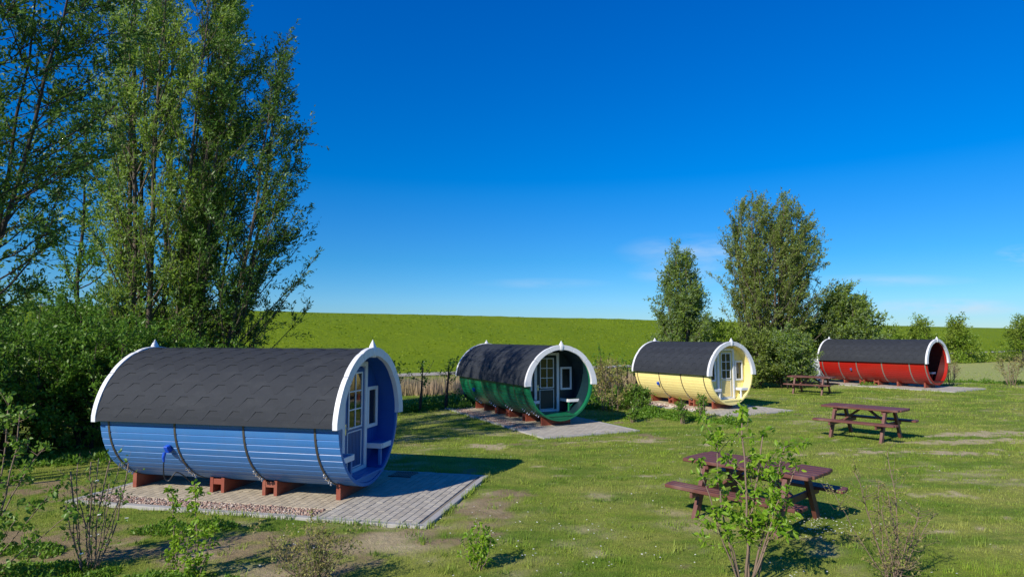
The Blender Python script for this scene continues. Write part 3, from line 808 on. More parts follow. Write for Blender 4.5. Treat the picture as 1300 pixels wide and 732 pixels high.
# spindly bush at the right
st = [(-.02, 0, -.28, .1, 1.15, .008), (0, 0, .0, .05, .95, .008), (.02, 0, .06, .1, 1.35, .007), (.03, .02, .3, .0, .8, .008), (0, -.02, -.15, -.1, .8, .007), (.0, .03, .52, .1, .72, .006), (.0, 0, -.5, .15, .95, .005), (.02, 0, .15, -.1, .6, .008), (-.02, 0, -.05, .1, 1.05, .006)]
sprig('spindly_bush', 'nearly leafless spindly brown bush at the lower right of the lawn', 3.82, 6.5, st, 102, 'lf_brown', 'twig', .026, .5, 5, cl=.05, side=(8, .24), leaftop=.12)
# cut multi-stem bush left
st = []
for k in range(15):
    a = 2*PI*(k+rs.uniform(-.3, .3))/15; r = rs.uniform(.10, .46)
    st.append((math.cos(a)*.07, math.sin(a)*.05, math.cos(a)*r, math.sin(a)*r*.6, rs.uniform(.70, 1.25), rs.uniform(.005, .009)))
sprig('pruned_bush', 'bare pruned bush with cut upright stems and few white blossoms left of the blue barrel', -4.5, 6.9, st, 103, 'lf_shrub', 'twig', .045, .6, 2, cl=.05, flowers=.16, side=(2.8, .20), cut=True, taper=.75, leaftop=.2)
# two saplings
sprig('leafy_sapling', 'upright leafy sapling, left one of the pair before the gravel strip', -3.5, 6.65, [(0, 0, -.03, 0, .88, .008), (.02, 0, .08, .02, .5, .006)], 104, 'lf_bright', 'twig', .05, .5, 8, 'paired saplings before the gravel strip', .05, side=(9, .09), leaftop=.12)
sprig('leafy_sapling', 'upright leafy sapling, right one of the pair before the gravel strip', -3.22, 6.6, [(0, 0, -.05, 0, .98, .008), (.02, 0, .16, .02, .55, .006), (0, 0, -.1, .02, .45, .005)], 105, 'lf_bright', 'twig', .05, .5, 8, 'paired saplings before the gravel strip', .05, side=(9, .10), leaftop=.12)
# thorny small-leaved bush
st = []
for k in range(25):
    a = rs.uniform(0, 2*PI); r = rs.uniform(.10, .66)
    st.append((rs.normal(0, .06), rs.normal(0, .05), math.cos(a)*r, math.sin(a)*r*.6, rs.uniform(.3, .75), rs.uniform(.003, .006)))
sprig('thorny_bush', 'twiggy small-leaved bush at the bottom edge below the paved terrace', -2.0, 6.45, st, 106, 'lf_brown', 'twig', .026, .6, 6, cl=.05, side=(6, .16), leaftop=.2)
# small glossy plant
st = [(rs.normal(0, .03), rs.normal(0, .03), rs.uniform(-.2, .2), rs.uniform(-.12, .12), rs.uniform(.25, .5), .005) for k in range(9)]
sprig('small_glossy_shrub', 'small round glossy green shrub alone in the lawn right of the bare soil', -.38, 6.95, st, 107, 'lf_bright', 'twig', .055, .45, 8, cl=.06, side=(4, .10), leaftop=.2)
# left edge shrub
st = [(0, 0, .35, .0, 1.75, .01), (.02, 0, .15, .1, 1.9, .01), (0, 0, .6, .05, 1.4, .009), (0, .02, .75, -.05, .95, .008), (0, 0, -.2, 0, 1.8, .01), (.05, 0, .45, -.1, .7, .008), (0, 0, .05, -.1, 1.2, .01), (0, 0, .95, -.05, .75, .007)]
sprig('left_edge_shrub', 'leafy arching shrub at the left edge of the photo', -5.35, 6.45, st, 108, 'lf_shrub', 'twig', .055, .75, 8, cl=.08, side=(3.6, .2), leaftop=.15)

# ------------------------------------------------------------------ barrels
RB = 1.045; CZ = 1.18
def roof_r(th, add=0.):
    s = max(0., math.sin(th)); return 1.062+.085*(1-s)**1.6+add
def barrel(key, label, dark, e, hoops, feet, benchd, bench0, hoopmat, sock_a, sock_mat='sock', cable=False, stave_ph=0.):
    bx, by, yaw, L, zp = BAR[key]
    ca, sa = math.cos(yaw), math.sin(yaw)
    root = thing('camping_barrel', label, 'camping barrel', (bx-ca*L/2, by+sa*L/2, zp), -yaw, 'barrel-shaped sleeping cabins')
    X0 = L/2; body_m = M[key]; dark_m = M[dark]
    def A(a): return X0+a
    # staves: outer profile with V grooves
    mb = MB(); NS = 60; g_ = .0062; dep = .012
    for k in range(NS):
        t0 = 2*PI*(k+stave_ph)/NS; t1 = 2*PI*(k+1+stave_ph)/NS
        g_ = .0095; prof = [(t0, RB-dep), (t0+g_, RB), ((t0+t1)/2, RB+.0008), (t1-g_, RB), (t1, RB-dep), (t1, RB-.05), (t0, RB-.05)]
        mb.prism([(math.cos(t)*r, CZ+math.sin(t)*r) for t, r in prof], 'x', A(-L+.01), A(-.004))
    mb.build('hull', body_m, root)
    # roof, rows of hexagonal shingles
    mb = MB(); rows = 18; tab = .38
    full = PI+R_(3)
    for i in range(rows):
        sgn = 1
        for side in (0, 1):
            # row i counted from the eaves up to the ridge on both sides
            h_ = full/2; d_ = h_/(rows/2)
            if i >= rows//2: continue
            th_lo = -R_(1.5)+i*d_-(.125/1.06 if i > 0 else 0); th_hi = -R_(1.5)+(i+1)*d_+.01
            ntb = int(L/tab)+2; us = []
            off = (.5*tab if i % 2 else 0)
            for k in range(-1, ntb):
                x0 = -L+k*tab+off
                for (fx, fl) in ((0, 1.), (.16, 1.), (.44, 0.), (.56, 0.), (.84, 1.)):
                    xx = x0+fx*tab
                    if -L <= xx <= 0: us.append((xx, fl if i > 0 else 0.))
            us = [(-L, us[0][1])]+us+[(0, us[-1][1])]
            n0 = len(mb.v)
            for xx, fl in us:
                lo = th_lo+(.125/1.06)*fl
                tl = lo if side == 0 else PI-lo; th2 = th_hi if side == 0 else PI-th_hi
                tm = (tl+th2)/2
                for t, rad in ((tl, roof_r(tl, .0)), (tl, roof_r(tl, .013)), (tm, roof_r(tm, .009)), (th2, roof_r(th2, .003))):
                    mb.v.append((A(xx), math.cos(t)*rad, CZ+math.sin(t)*rad))
            for j in range(len(us)-1):
                for q in range(3):
                    a = n0+j*4+q; mb.f.append([a, a+4, a+5, a+1] if side == 0 else [a, a+1, a+5, a+4])
    # ridge strip and under-deck
    for (ta, tb, ra) in ((R_(86), R_(94), .014),):
        n0 = len(mb.v)
        for xx in (-L, 0):
            for j in range(5):
                t = ta+(tb-ta)*j/4; mb.v.append((A(xx), math.cos(t)*roof_r(t, ra), CZ+math.sin(t)*roof_r(t, ra)))
        for j in range(4): mb.f.append([n0+j, n0+j+1, n0+j+6, n0+j+5])
    n0 = len(mb.v); m = 40
    for xx in (-L, 0):
        for rr in (-.004, -.02):
            for j in range(m+1):
                t = -R_(1.5)+(PI+R_(3))*j/m; rad = roof_r(t, rr); mb.v.append((A(xx), math.cos(t)*rad, CZ+math.sin(t)*rad))
    q = m+1
    for j in range(m):
        mb.f += [[n0+j, n0+j+1, n0+2*q+j+1, n0+2*q+j], [n0+q+j, n0+3*q+j, n0+3*q+j+1, n0+q+j+1]]
    mb.f += [[n0, n0+2*q, n0+3*q, n0+q], [n0+m, n0+q+m, n0+3*q+m, n0+2*q+m]]
    roof = mb.build('roof', M['shingle'], root, False, False)
    # fascias with finial
    def fascia(xa, xb, out):
        f = MB(); segs = [(-2.5, 38), (38.4, 68), (68.4, 111.6), (112, 141.6), (142, 182.5)]
        for (s0, s1) in segs:
            m = 9; o_ = []; i_ = []
            for j in range(m+1):
                t = R_(s0+(s1-s0)*j/m)
                kk = min(s0 if s0 > 0 else 0, 0)
                step = .010*(1-abs((j/m)*2-1)**6)
                ro = roof_r(t, .020+step*.8); wd = .136+.05*(1-max(0, math.sin(t)))**2
                ri = ro-wd
                o_.append((math.cos(t)*ro, CZ+math.sin(t)*ro)); i_.append((math.cos(t)*ri, CZ+math.sin(t)*ri))
            n0 = len(f.v)
            for x in (xa, xb):
                for p in o_+i_: f.v.append((x, p[0], p[1]))
            k = m+1
            for j in range(m):
                f.f += [[n0+j, n0+j+1, n0+k+j+1, n0+k+j], [n0+2*k+j, n0+3*k+j, n0+3*k+j+1, n0+2*k+j+1],
                        [n0+j, n0+2*k+j, n0+2*k+j+1, n0+j+1], [n0+k+j, n0+k+j+1, n0+3*k+j+1, n0+3*k+j]]
            f.f += [[n0, n0+k, n0+3*k, n0+2*k], [n0+m, n0+2*k+m, n0+3*k+m, n0+k+m]]
        fo = f.build('fascia', M['white'], root)
        bv = fo.modifiers.new('soft', 'BEVEL'); bv.width = .006; bv.segments = 2; bv.limit_method = 'ANGLE'
        p = MB(); xm = (xa+xb)/2; n0 = 0; K = 14
        prof_ = [(-.10, .055, .050), (-.05, .070, .056), (.0, .078, .058), (.035, .080, .058), (.055, .066, .050), (.085, .056, .042), (.115, .040, .030), (.145, .022, .017), (.172, .008, .006), (.182, .002, .002)]
        for z, hy, hx in prof_:
            for k in range(K):
                a = 2*PI*k/K; cx_ = math.cos(a); sy_ = math.sin(a)
                p.v.append((xm+hx*math.copysign(abs(cx_)**.7, cx_), hy*math.copysign(abs(sy_)**.7, sy_), CZ+1.03+z))
        for r in range(len(prof_)-1):
            for k in range(K): p.f.append([r*K+k, r*K+(k+1) % K, (r+1)*K+(k+1) % K, (r+1)*K+k])
        p.f.append([k for k in range(K)][::-1]); p.f.append([(len(prof_)-1)*K+k for k in range(K)])
        fn = p.build('finial', M['white'], fo, True)
        fn.location = (0, 0, 0)
    fascia(A(-.035), A(.045), 1); fascia(A(-L-.045), A(-L+.035), -1)
    # end walls of upright boards (front set back by e, rear just inside)
    def boards(name, xa, xb, rad, mat, zmin=None):
        b = MB(); bw = .095; n = int(rad*2/bw)+1
        for k in range(n):
            y0 = -rad+k*bw; y1 = min(rad-.001, y0+bw-.004)
            y0 = max(y0, -rad+.001)
            h0 = math.sqrt(max(0, rad*rad-y0*y0)); h1 = math.sqrt(max(0, rad*rad-y1*y1)); ym = (y0+y1)/2; hm = math.sqrt(rad*rad-ym*ym)
            lo = [(y0, -h0), (ym, -hm), (y1, -h1)]; hi = [(y1, h1), (ym, hm), (y0, h0)]
            if zmin is not None:
                if hm < -zmin: continue
                lo = [(y0, zmin), (y1, zmin)] if min(h0, h1) > -zmin else [(y0, max(-h0, zmin)), (y1, max(-h1, zmin))]
            b.prism([(y, CZ+z) for y, z in lo+hi], 'x', xa, xb)
        return b.build(name, mat, root)
    boards('front_wall', A(-e-.03), A(-e), RB-.054, M['blue_porch_shade'] if key == 'blue' else M[dark] if key in ('green', 'red') else body_m)  # blue wall takes the painted porch shade too
    boards('rear_wall', A(-L+.05), A(-L+.08), RB-.054, body_m)
    if key in ('green', 'red', 'blue'):  # thin added shell, its dark colour stands in for shade in the porch
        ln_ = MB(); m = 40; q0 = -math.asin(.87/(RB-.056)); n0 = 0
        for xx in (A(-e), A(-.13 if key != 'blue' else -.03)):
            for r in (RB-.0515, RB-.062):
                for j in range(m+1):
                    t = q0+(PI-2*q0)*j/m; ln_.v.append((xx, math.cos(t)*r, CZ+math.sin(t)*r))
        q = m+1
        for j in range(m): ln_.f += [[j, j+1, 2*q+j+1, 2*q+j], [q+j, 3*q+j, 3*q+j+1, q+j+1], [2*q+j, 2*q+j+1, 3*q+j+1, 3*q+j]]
        ln_.build('porch_shade_lining', dark_m if key != 'blue' else M['blue_porch_shade'], root)
    # porch floor
    FZ = CZ-.87
    fl = MB(); yy = math.sqrt((RB-.056)**2-.87**2)
    nb_ = max(2, int(e/.1)); w_ = e/nb_
    for k in range(nb_):
        fl.cbox((A(-e+w_*(k+.5)), 0, FZ-.02), (w_-.006, 2*yy, .04), .004)
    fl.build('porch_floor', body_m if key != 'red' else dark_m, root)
    # crescent plate closing the front below the floor
    cr = MB(); m = 14; r_ = RB-.056; t0 = math.asin(-.87/r_); poly = [(math.cos(t0+(-PI-2*t0)*j/m)*r_, CZ+math.sin(t0+(-PI-2*t0)*j/m)*r_) for j in range(m+1)]
    cr.prism([(p[0], min(p[1], FZ-.041)) for p in poly], 'x', A(-.05), A(-.02))
    cr.build('front_sill', body_m, root)
    # door
    xw = A(-e)
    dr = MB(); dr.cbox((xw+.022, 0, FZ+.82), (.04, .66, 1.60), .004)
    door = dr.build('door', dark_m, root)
    fr = MB(); FH = 1.72
    for sy in (-1, 1): fr.cbox((xw+.03, sy*.375, FZ+FH/2), (.065, .085, FH), .006)
    fr.cbox((xw+.03, 0, FZ+FH-.035), (.064, .664, .07), .006); fr.cbox((xw+.03, 0, FZ+.03), (.064, .664, .06), .006)
    fr.build('door_frame', M['white'], root)
    z0, z1 = FZ+.70, FZ+1.55
    gl = MB(); gl.box((xw+.046, 0, (z0+z1)/2), (.006, .44, z1-z0))
    pane = gl.build('window_pane', M['glass'], door)
    mu = MB()
    for y in (-.22, 0, .22): mu.cbox((xw+.054, y, (z0+z1)/2), (.018, .028 if y else .022, z1-z0+.028), .003)
    for k in range(4): mu.cbox((xw+.0535, 0, z0+(z1-z0)*k/3), (.016, .44, .026 if k in (0, 3) else .02), .003)
    mu.build('glazing_bars', M['white'], door)
    pb = MB()
    for y in (-.23, .23): pb.cbox((xw+.047, y, FZ+.36), (.012, .018, .56), .003)
    for z in (FZ+.08, FZ+.64): pb.cbox((xw+.0472, 0, z), (.0124, .478, .018), .003)
    pb.build('panel_moulding', M['white'], door)
    gr = MB()
    for k in range(-4, 5): gr.box((xw+.0435, k*.048, FZ+.36), (.003, .004, .52))
    gr.build('panel_groove', M['black'] if key != 'yellow' else M['yellow'], door)
    hd = MB(); hd.tube([(xw+.04, -.295, FZ+.72), (xw+.09, -.295, FZ+.72), (xw+.092, -.22, FZ+.725)], .009, 8); hd.cbox((xw+.046, -.295, FZ+.70), (.008, .035, .17), .003)
    hd.build('handle', M['steel'], door)
    # windows
    for sy in (-1, 1):
        wf = MB(); yc = sy*.67; zc = CZ+.085; ww, wh = .39, .68
        for s2 in (-1, 1):
            wf.cbox((xw+.02, yc+s2*(ww/2-.03), zc), (.04, .06, wh), .005)
            wf.cbox((xw+.02, yc, zc+s2*(wh/2-.03)), (.039, ww-.121, .06), .005)
        wo = wf.build('window', M['white'], root)
        pn = MB(); pn.box((xw+.008, yc, zc), (.012, ww-.12, wh-.12)); pn.build('window_pane', M['glass'], wo)
    # benches
    BZ = CZ-.50
    for sy in (-1, 1):
        b = MB(); ry = math.sqrt((RB-.056)**2-.52**2); xa = xw+.002; xb = xw+benchd
        n = 3; wd = (ry-.50)/n
        for k in range(n): b.cbox(((xa+xb)/2, sy*(.50+wd*(k+.5)), BZ-.014), (xb-xa, wd-.006, .028), .004)
        bo = b.build('bench', M['white'] if key == 'yellow' else body_m, root)
        ap = MB(); ap.cbox(((xa+xb)/2, sy*.485, BZ-.032), (xb-xa+.03, .026, .085), .004); ap.cbox((xb+.014, sy*(.50+ry)/2, BZ-.0325), (.026, ry-.50, .083), .004)
        ap.build('bench_apron', M['white'], bo)
        lg = MB(); yl = sy*.52; zl = max(FZ, CZ-math.sqrt((RB-.056)**2-.52**2))
        lg.cbox((xb-.03, yl, (zl+BZ-.07)/2), (.05, .045, BZ-.07-zl), .005)
        if key in ('green', 'red'):
            lg.tube([(xb-.03, yl, zl+.12), (xb-.03, yl+sy*.20, BZ-.06)], .02, 6)
        lg.build('bench_leg', M['white'] if key == 'yellow' else body_m, bo)
    # hoops with threaded tensioner
    for a in hoops:
        h = MB(); m = 44; w2 = .016 if key in ('blue', 'yellow', 'green') else .026
        n0 = len(h.v)
        for j in range(m+1):
            t = R_(180-1)+R_(182)*j/m
            for (dx, r) in ((-w2, RB+.0015), (-w2, RB+.009), (w2, RB+.009), (w2, RB+.0015)):
                h.v.append((A(a)+dx, math.cos(t)*r, CZ+math.sin(t)*r))
        for j in range(m):
            for q in range(4): h.f.append([n0+j*4+q, n0+j*4+(q+1) % 4, n0+j*4+4+(q+1) % 4, n0+j*4+4+q])
        ho = h.build('hoop', M[hoopmat], root)
        for sy in (-1, 1):
            ten = MB(); pp = []
            for j in range(5):
                t = R_(-44-4.0*j); pp.append((A(a), sy*math.cos(t)*(RB+.034), CZ+math.sin(t)*(RB+.034)))
            ten.tube(pp, .008, 6)
            for t in (-46, -50, -56, -60):
                t = R_(t); ten.tube([(A(a), sy*math.cos(t)*(RB+.004), CZ+math.sin(t)*(RB+.004)), (A(a), sy*math.cos(t)*(RB+.055), CZ+math.sin(t)*(RB+.055))], .015, 6)
            ten.build('tensioner', M['steel'], ho)
    # cradle feet
    for (a, dbl) in feet:
        f = MB(); hw = .47
        def plank(xc, th):
            m = 12; top = []
            for j in range(m+1):
                y = -hw+2*hw*j/m; top.append((y, CZ-math.sqrt((RB+.010)**2-y*y)))
            f.prism([(-hw, 0), (hw, 0)]+top[::-1], 'x', A(xc)-th/2, A(xc)+th/2)
        if dbl:
            plank(a-.10, .055); plank(a+.10, .055)
            for sy in (-1, 1): f.cbox((A(a), sy*.44, .165), (.146, .05, .085), .004)
        else:
            plank(a, .07)
        f.build('foot', M['foot'], root)
    # power inlet with plug
    t = R_(-24); nr = Vector((0, -math.cos(t), math.sin(t))); p0 = Vector((A(sock_a), 0, CZ))+nr*RB
    rot = Matrix.Rotation(-R_(0)+R_(0), 3, 'X')
    rx = Matrix.Rotation(math.atan2(nr.z, -nr.y)*-1, 3, 'X')
    s = MB(); s.cbox(p0+nr*.035, (.085, .07, .115), .012, rx); s.cbox(p0+nr*.078+Vector((0, 0, .03)), (.075, .02, .07), .008, rx)
    so = s.build('power_inlet', M[sock_mat], root)
    if cable:
        c = MB(); q = p0+nr*.09; c.tube([q+Vector((-.01, 0, -.02)), q+Vector((-.015, -.015, -.09)), q+Vector((-.01, -.01, -.16))], [.026, .024, .014], 10)
        c.build('plug', M['sock'], so)
        q = q+Vector((-.01, -.01, -.15)); c = MB()
        P_ = [q, q+Vector((.01, -.01, -.14)), q+Vector((.03, 0, -.25)), q+Vector((.08, .02, -.29)), q+Vector((.13, .04, -.22)), q+Vector((.17, .07, -.17)), q+Vector((.25, .12, -.22)), q+Vector((.32, .20, -.33)), q+Vector((.40, .30, -.42))]
        pts = []
        for i in range(len(P_)-1):
            a0 = P_[max(0, i-1)]; a1 = P_[i]; a2 = P_[i+1]; a3 = P_[min(len(P_)-1, i+2)]
            for j in range(5):
                u = j/5; pts.append(.5*((2*a1)+(a2-a0)*u+(2*a0-5*a1+4*a2-a3)*u*u+(3*a1-a0-3*a2+a3)*u**3))
        pts.append(P_[-1])
        c.tube(pts, .009, 6); c.build('cable', M['black'], so)
    return root

barrel('blue', 'blue barrel cabin nearest the camera with black shingle roof', 'blue_dark', .33, (-.37, -1.53, -2.71, -3.90), ((-.29, 0), (-1.45, 1), (-2.38, 1), (-3.92, 0)), .28, 0, 'hoop', -2.86, 'sock', True)
barrel('green', 'dark green barrel cabin with deep porch in dappled shade', 'green_dark', .90, (-.37, -.95, -2.11, -3.32, -4.5), ((-.34, 0), (-1.4, 1), (-2.55, 1), (-3.4, 1), (-4.4, 0), (-5.15, 0)), .46, 0, 'hoop', -4.1, 'sock', False, .3)
barrel('yellow', 'pale yellow barrel cabin with sunlit open porch', 'yellow_dark', .30, (-.30, -1.33, -2.40, -3.55), ((-.45, 0), (-1.4, 1), (-2.4, 1), (-3.4, 0)), .25, 0, 'hoop', -2.5, 'sock', False, .6)
barrel('red', 'red barrel cabin farthest from the camera with long roof', 'red_dark', .95, (-.09, -.77, -2.02, -3.25, -4.14, -5.02), ((-.4, 0), (-1.6, 0), (-2.6, 1), (-3.3, 1), (-4.2, 0)), .46, 0, 'hoop_light', -3.55, 'sock_grey', False, .1)

# ------------------------------------------------------------------ pads
def pebbles(mb_, n, x0, x1, y0, y1, z, size, rs):
    ico = [(0, 0, 1), (.89, 0, .45), (.28, .85, .45), (-.72, .53, .45), (-.72, -.53, .45), (.28, -.85, .45), (.72, .53, -.45), (-.28, .85, -.45), (-.89, 0, -.45), (-.28, -.85, -.45), (.72, -.53, -.45), (0, 0, -1)]
    fc = [(0, 1, 2), (0, 2, 3), (0, 3, 4), (0, 4, 5), (0, 5, 1), (1, 6, 2), (2, 7, 3), (3, 8, 4), (4, 9, 5), (5, 10, 1), (6, 7, 2), (7, 8, 3), (8, 9, 4), (9, 10, 5), (10, 6, 1), (11, 7, 6), (11, 8, 7), (11, 9, 8), (11, 10, 9), (11, 6, 10)]
    ico = np.array(ico); fc = np.array(fc)
    sc = size*rs.uniform(.55, 1.25, (n, 1, 1))*rs.uniform(.6, 1.1, (n, 1, 3))*np.array([1, 1, .7])
    a = rs.uniform(0, 2*PI, n); ca, sa = np.cos(a), np.sin(a)
    V = ico[None]*sc*(1+rs.normal(0, .08, (n, 12, 1)))
    V = np.stack([V[..., 0]*ca[:, None]-V[..., 1]*sa[:, None], V[..., 0]*sa[:, None]+V[..., 1]*ca[:, None], V[..., 2]], -1)
    c = np.stack([rs.uniform(x0, x1, n), rs.uniform(y0, y1, n), z+rs.uniform(0, size*.9, n)], -1)
    return (V+c[:, None]).reshape(-1, 3), (fc[None]+(np.arange(n)*12)[:, None, None]).reshape(-1, 3)

def pad(key, label, gravel=None, cobble=False, slot=True, warm=True):
    bx, by, yaw, L, zp = BAR[key]; a0, a1, c0, c1, sp = PADS[key]
    rs_ = np.random.default_rng(hash(len(key)) % 100+len(key))
    def place(o):
        o.location = (bx, by, zp); o.rotation_euler = (0, 0, -yaw); return o
    base = MB(); base.box(((a0+a1)/2, (c0+c1)/2, -.06), (a1-a0-.02, c1-c0-.02, .09))
    tag(place(base.build('pavement_bed', M['bed'])), kind='structure')
    k = MB(); kw = .105; kt = .0
    def strip(x0, x1, y0, y1):
        if x1-x0 > y1-y0:
            n = max(1, round((x1-x0)/1.0)); s = (x1-x0)/n
            for i in range(n): k.cbox((x0+s*(i+.5), (y0+y1)/2, -.05+rs_.uniform(-.002, .003)), (s-.006, y1-y0, .10), .006)
        else:
            n = max(1, round((y1-y0)/1.0)); s = (y1-y0)/n
            for i in range(n): k.cbox(((x0+x1)/2, y0+s*(i+.5), -.05+rs_.uniform(-.002, .003)), (x1-x0, s-.006, .10), .006)
    strip(a0, a1, c0, c0+kw); strip(a0, a1, c1-kw, c1); strip(a1-kw, a1, c0+kw, c1-kw); strip(a0, a0+kw, c0+kw, c1-kw)
    gc = c0+kw
    if gravel: gc = gravel[2]
    tag(place(k.build('kerb', M['kerb'])), kind='structure')
    # front paving, long pavers across
    p = MB(); x = sp; i = 0
    xe = a1-kw-(.055 if slot else .004)
    n = int((xe-x)/.105); w = (xe-x)/n
    for i in range(n):
        y = c0+kw+.004-(.105 if i % 2 else 0); ye = c1-kw-.004
        while y < ye-.02:
            ya = max(y, c0+kw+.004); yb = min(y+.21, ye)
            if yb-ya > .03: p.cbox((x+w*(i+.5), (ya+yb)/2, -.03+rs_.normal(0, .0012)), (w-.009, yb-ya-.009, .058), .003)
            y += .21
    tag(place(p.build('pavement', M['paver'])), kind='structure')
    # rear paving
    p = MB(); xs_ = a0+kw+.004; n = int((sp-.008-xs_)/.105); w = (sp-.008-xs_)/n
    for i in range(n):
        y = gc+.004-(.105 if i % 2 else 0); ye = c1-kw-.004
        while y < ye-.02:
            ya = max(y, gc+.004); yb = min(y+.21, ye)
            if yb-ya > .03: p.cbox((xs_+w*(i+.5), (ya+yb)/2, -.03+rs_.normal(0, .0012)), (w-.005, yb-ya-.005, .058), .003)
            y += .21
    # paving beside the ends of the gravel strip
    if gravel:
        for (xa0, xb0) in ((xs_, gravel[0]-.004), (gravel[1]+.004, sp-.008)):
            if xb0-xa0 > .06: p.cbox(((xa0+xb0)/2, (c0+kw+gc)/2, -.03), (xb0-xa0, gc-c0-kw-.008, .058), .006)
    tag(place(p.build('pavement', M['paver_warm'] if warm else M['paver'])), kind='structure')
    if gravel:
        V, Fc = pebbles(None, int((gravel[1]-gravel[0])*(gravel[2]-c0-kw)*(2100 if not cobble else 520)), gravel[0]+.02, gravel[1]-.02, c0+kw+.01, gravel[2]-.01, -.020, .020 if not cobble else .05, rs_)
        o = np_mesh('gravel_strip', V, Fc, M['cobble' if cobble else 'pebble'], None, True)
        tag(place(o), label, 'gravel', kind='stuff')

pad('blue', 'reddish river pebbles in the strip beside the blue barrel', (-4.05, -.2, -.95))
pad('green', 'brown pebbles in the strip beside the green barrel', (-5.3, -.15, -.85))
pad('yellow', 'large pale cobbles in the bed beside the yellow barrel', (-4.0, -.25, -.95), True)
pad('red', '', None, warm=False)
# drain grate by the blue barrel
gmb = MB(); 
for i in range(9): gmb.cbox((i*.045-.18, 0, 0), (.022, .34, .012), .003)
for sy in (-1, 1): gmb.cbox((0, sy*.18, 0), (.42, .02, .014), .003)
bx, by, yaw, L, zp = BAR['blue']; la, lc = -.02, 1.38
go = gmb.build('drain_grate', M['black']); go.location = (bx+la*math.cos(yaw)+lc*math.sin(yaw), by-la*math.sin(yaw)+lc*math.cos(yaw), zp+.008); go.rotation_euler = (0, 0, -yaw)
tag(go, 'small dark boot-scraper grate on the paving beyond the blue barrel front', 'grate')

# ------------------------------------------------------------------ picnic tables
def make_table():
    root = thing('picnic_table', 't', 'picnic table', (0, 0, 0), 0, 'dark brown picnic tables on the lawn')
    L = 1.75; TW = .78; TZ = .75; BZ = .45
    t = MB(); n = 6; w = TW/n
    for k in range(n): t.cbox((0, -TW/2+w*(k+.5), TZ-.02), (L-(.05 if k in (0, n-1) else 0), w-.007, .048), .008)
    t.build('tabletop', M['table'], root)
    for s in (-1, 1):
        b = MB()
        for k in (-1, 0, 1): b.cbox((0, s*.665+k*.085, BZ-.02), (L+.06-(.04 if k == s else 0), .08, .048), .008)
        b.build('bench_seat', M['table'], root)
    for sx in (-1, 1):
        x = sx*.55
        for s in (-1, 1):
            y0, y1 = s*.60, s*.27; f = MB(); hw = .056; th = .028
            p = []
            for xx in (x-sx*.0-th, x+th):
                pass
            q = [(y0-hw, 0), (y0+hw, 0), (y1+hw, TZ-.042), (y1-hw, TZ-.042)]
            f.prism(q, 'x', x-th, x+th)
            f.build('leg', M['table'], root)
        c = MB(); c.cbox((x-sx*.045, 0, BZ-.085), (.042, 1.52, .088), .006); c.build('bench_beam', M['table'], root)
        c = MB(); c.cbox((x-sx*.045, 0, TZ-.078), (.042, .70, .07), .006); c.build('top_beam', M['table'], root)
        c = MB()
        d0 = Vector((x-sx*.07, 0, BZ-.06)); d1 = Vector((sx*.10, 0, TZ-.065)); dv = d1-d0
        rot = Matrix.Rotation(-math.atan2(dv.z, dv.x), 3, 'Y')
        c.cbox((d0+d1)/2, (dv.length, .09, .04), .005, rot); c.build('brace', M['table'], root)
    return root
T = make_table()
spots = [(3.36, 8.86, math.atan2(-.73, .68), 'picnic table nearest the camera, half hidden behind the leafy shrub'),
         (8.72, 15.72, math.atan2(-.765, .645), 'picnic table in the open, in the middle of the lawn'),
         (12.95, 27.4, math.atan2(-.66, .75), 'farthest picnic table beside the rear of the red barrel')]
for i, (x, y, a, lb) in enumerate(spots):
    o = T if i == 0 else copy_tree(T)
    o.location = (x, y, gz(x, y)-.01); o.rotation_euler = (0, 0, a); o['label'] = lb; o.scale = (1.04, 1.04, 1.02)

# unidentified pale object behind the red barrel, modelled as a plain cabinet
rt = thing('unidentified_object', 'unidentified pale grey-blue object, shaped as a cabinet, half hidden at the rear end of the red barrel', 'cabinet', (16.62, 34.1, gz(16.6, 34.1)), .5)
c = MB(); c.cbox((0, 0, .62), (.95, .6, 1.08), .03); c.build('housing', M['cab'], rt)
c = MB(); c.cbox((0, 0, .04), (1.0, .64, .08), .01); c.build('plinth', M['kerb'], rt)
c = MB(); c.cbox((0, 0, 1.18), (1.03, .68, .05), .015); c.build('lid', M['cab'], rt)

# ------------------------------------------------------------------ light, sky, camera
TO_SUN = Vector((-.665*math.cos(R_(33)), -.748*math.cos(R_(33)), math.sin(R_(33)))).normalized()
sun = bpy.data.lights.new('sun', 'SUN'); sun.energy = 4.8; sun.angle = R_(.5); sun.color = (1, .915, .77)
so = bpy.data.objects.new('sun', sun); C.objects.link(so); so.rotation_euler = TO_SUN.to_track_quat('Z', 'Y').to_euler(); so.location = (0, 0, 30)
wd = bpy.data.worlds.new('World'); scene.world = wd; wd.use_nodes = True
nt = wd.node_tree; nt.nodes.clear()
out = nt.nodes.new('ShaderNodeOutputWorld'); bg = nt.nodes.new('ShaderNodeBackground'); nt.links.new(bg.outputs[0], out.inputs[0])
sky = nt.nodes.new('ShaderNodeTexSky'); sky.sky_type = 'NISHITA'; sky.sun_disc = False
sky.sun_elevation = R_(33); sky.sun_rotation = math.atan2(-.665, -.748) % (2*PI)
sky.air_density = 1.0; sky.dust_density = .0; sky.ozone_density = 4.0; sky.altitude = 0
hs_ = nt.nodes.new('ShaderNodeHueSaturation'); hs_.inputs['Saturation'].default_value = 1.5; hs_.inputs['Value'].default_value = 1.0
nt.links.new(sky.outputs[0], hs_.inputs['Color'])
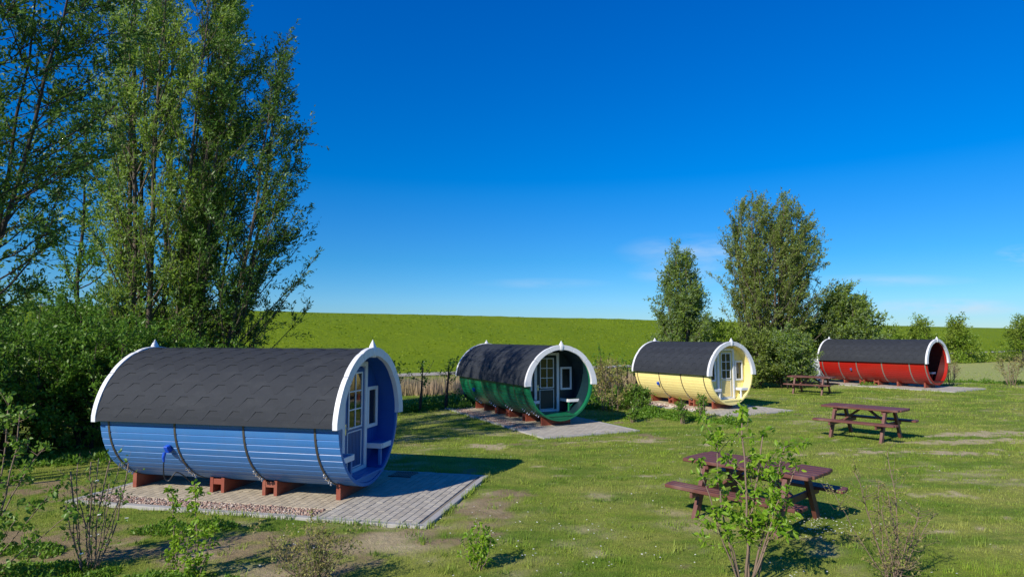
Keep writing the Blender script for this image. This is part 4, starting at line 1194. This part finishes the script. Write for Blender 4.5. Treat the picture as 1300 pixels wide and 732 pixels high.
# faint fair-weather cloud wisps low on the right
tc = nt.nodes.new('ShaderNodeTexCoord')
def cloud(cx, cz, rx, rz, sc, seed, amp):
    sp = N(nt, 'ShaderNodeSeparateXYZ'); nt.links.new(tc.outputs['Generated'], sp.inputs[0])
    ax = mathn(nt, 'DIVIDE', sp.outputs[0], mathn(nt, 'MAXIMUM', sp.outputs[1], .05)); az = mathn(nt, 'DIVIDE', sp.outputs[2], mathn(nt, 'MAXIMUM', sp.outputs[1], .05))
    u = mathn(nt, 'DIVIDE', mathn(nt, 'SUBTRACT', ax, cx), rx); v = mathn(nt, 'DIVIDE', mathn(nt, 'SUBTRACT', az, cz), rz)
    r = mathn(nt, 'SQRT', mathn(nt, 'ADD', mathn(nt, 'MULTIPLY', u, u), mathn(nt, 'MULTIPLY', v, v)))
    mp = N(nt, 'ShaderNodeCombineXYZ'); nt.links.new(mathn(nt, 'MULTIPLY', ax, sc), mp.inputs[0]); nt.links.new(mathn(nt, 'MULTIPLY', az, sc*4), mp.inputs[1]); mp.inputs[2].default_value = seed
    n = noise(nt, mp.outputs[0], 1.0, 6, .6)
    k = mathn(nt, 'MULTIPLY', mathn(nt, 'SUBTRACT', 1.0, r, True), mathn(nt, 'MULTIPLY', mathn(nt, 'SUBTRACT', n, .36, True), 4.0, True))
    front = mathn(nt, 'GREATER_THAN', sp.outputs[1], .05)
    return mathn(nt, 'MULTIPLY', mathn(nt, 'MULTIPLY', k, amp), front, True)
masks_ = [cloud(.69, .047, .16, .016, 9, 1.7, .8), cloud(.30, .135, .14, .035, 7, 4.1, .45), cloud(.60, .09, .16, .012, 8, 2.2, .35), cloud(.83, .13, .06, .02, 9, 3.3, .7), cloud(.05, .085, .12, .010, 9, 5.3, .22), cloud(.27, .10, .09, .025, 7, 8.1, .55)]
mk = masks_[0]
for q in masks_[1:]: mk = mathn(nt, 'ADD', mk, q, True)
sz = N(nt, 'ShaderNodeSeparateXYZ'); nt.links.new(tc.outputs['Generated'], sz.inputs[0])
tr = ramp(nt, [(0, (.31, .44, .74)), (.12, (.26, .53, .71)), (.22, (.46, .63, .79)), (.48, (.48, .64, .95))]); nt.links.new(sz.outputs[2], tr.inputs[0])
tint = mixc(nt, 1.0, hs_.outputs[0], tr.outputs[0], 'MULTIPLY')
colr = mixc(nt, mk, tint, (3.9, 4.6, 5.4))
nt.links.new(colr, bg.inputs['Color']); bg.inputs['Strength'].default_value = .132

cam = bpy.data.cameras.new('camera'); co = bpy.data.objects.new('camera', cam); C.objects.link(co)
cam.sensor_width = 36; cam.lens = 797/1300*36; cam.clip_end = 8000; cam.clip_start = .05
co.location = (0, 0, 2.5); co.rotation_euler = (PI/2+.0768, 0, 0)
scene.camera = co
scene.view_settings.view_transform = 'Standard'; scene.view_settings.look = 'None'
scene.view_settings.exposure = 0.32; scene.view_settings.gamma = 1.0; scene.view_settings.use_curve_mapping = False
scene.cycles.max_bounces = 6; scene.cycles.diffuse_bounces = 3; scene.cycles.transparent_max_bounces = 8
print('leaves', make_tree.total, 'blades', len(VV)//3)
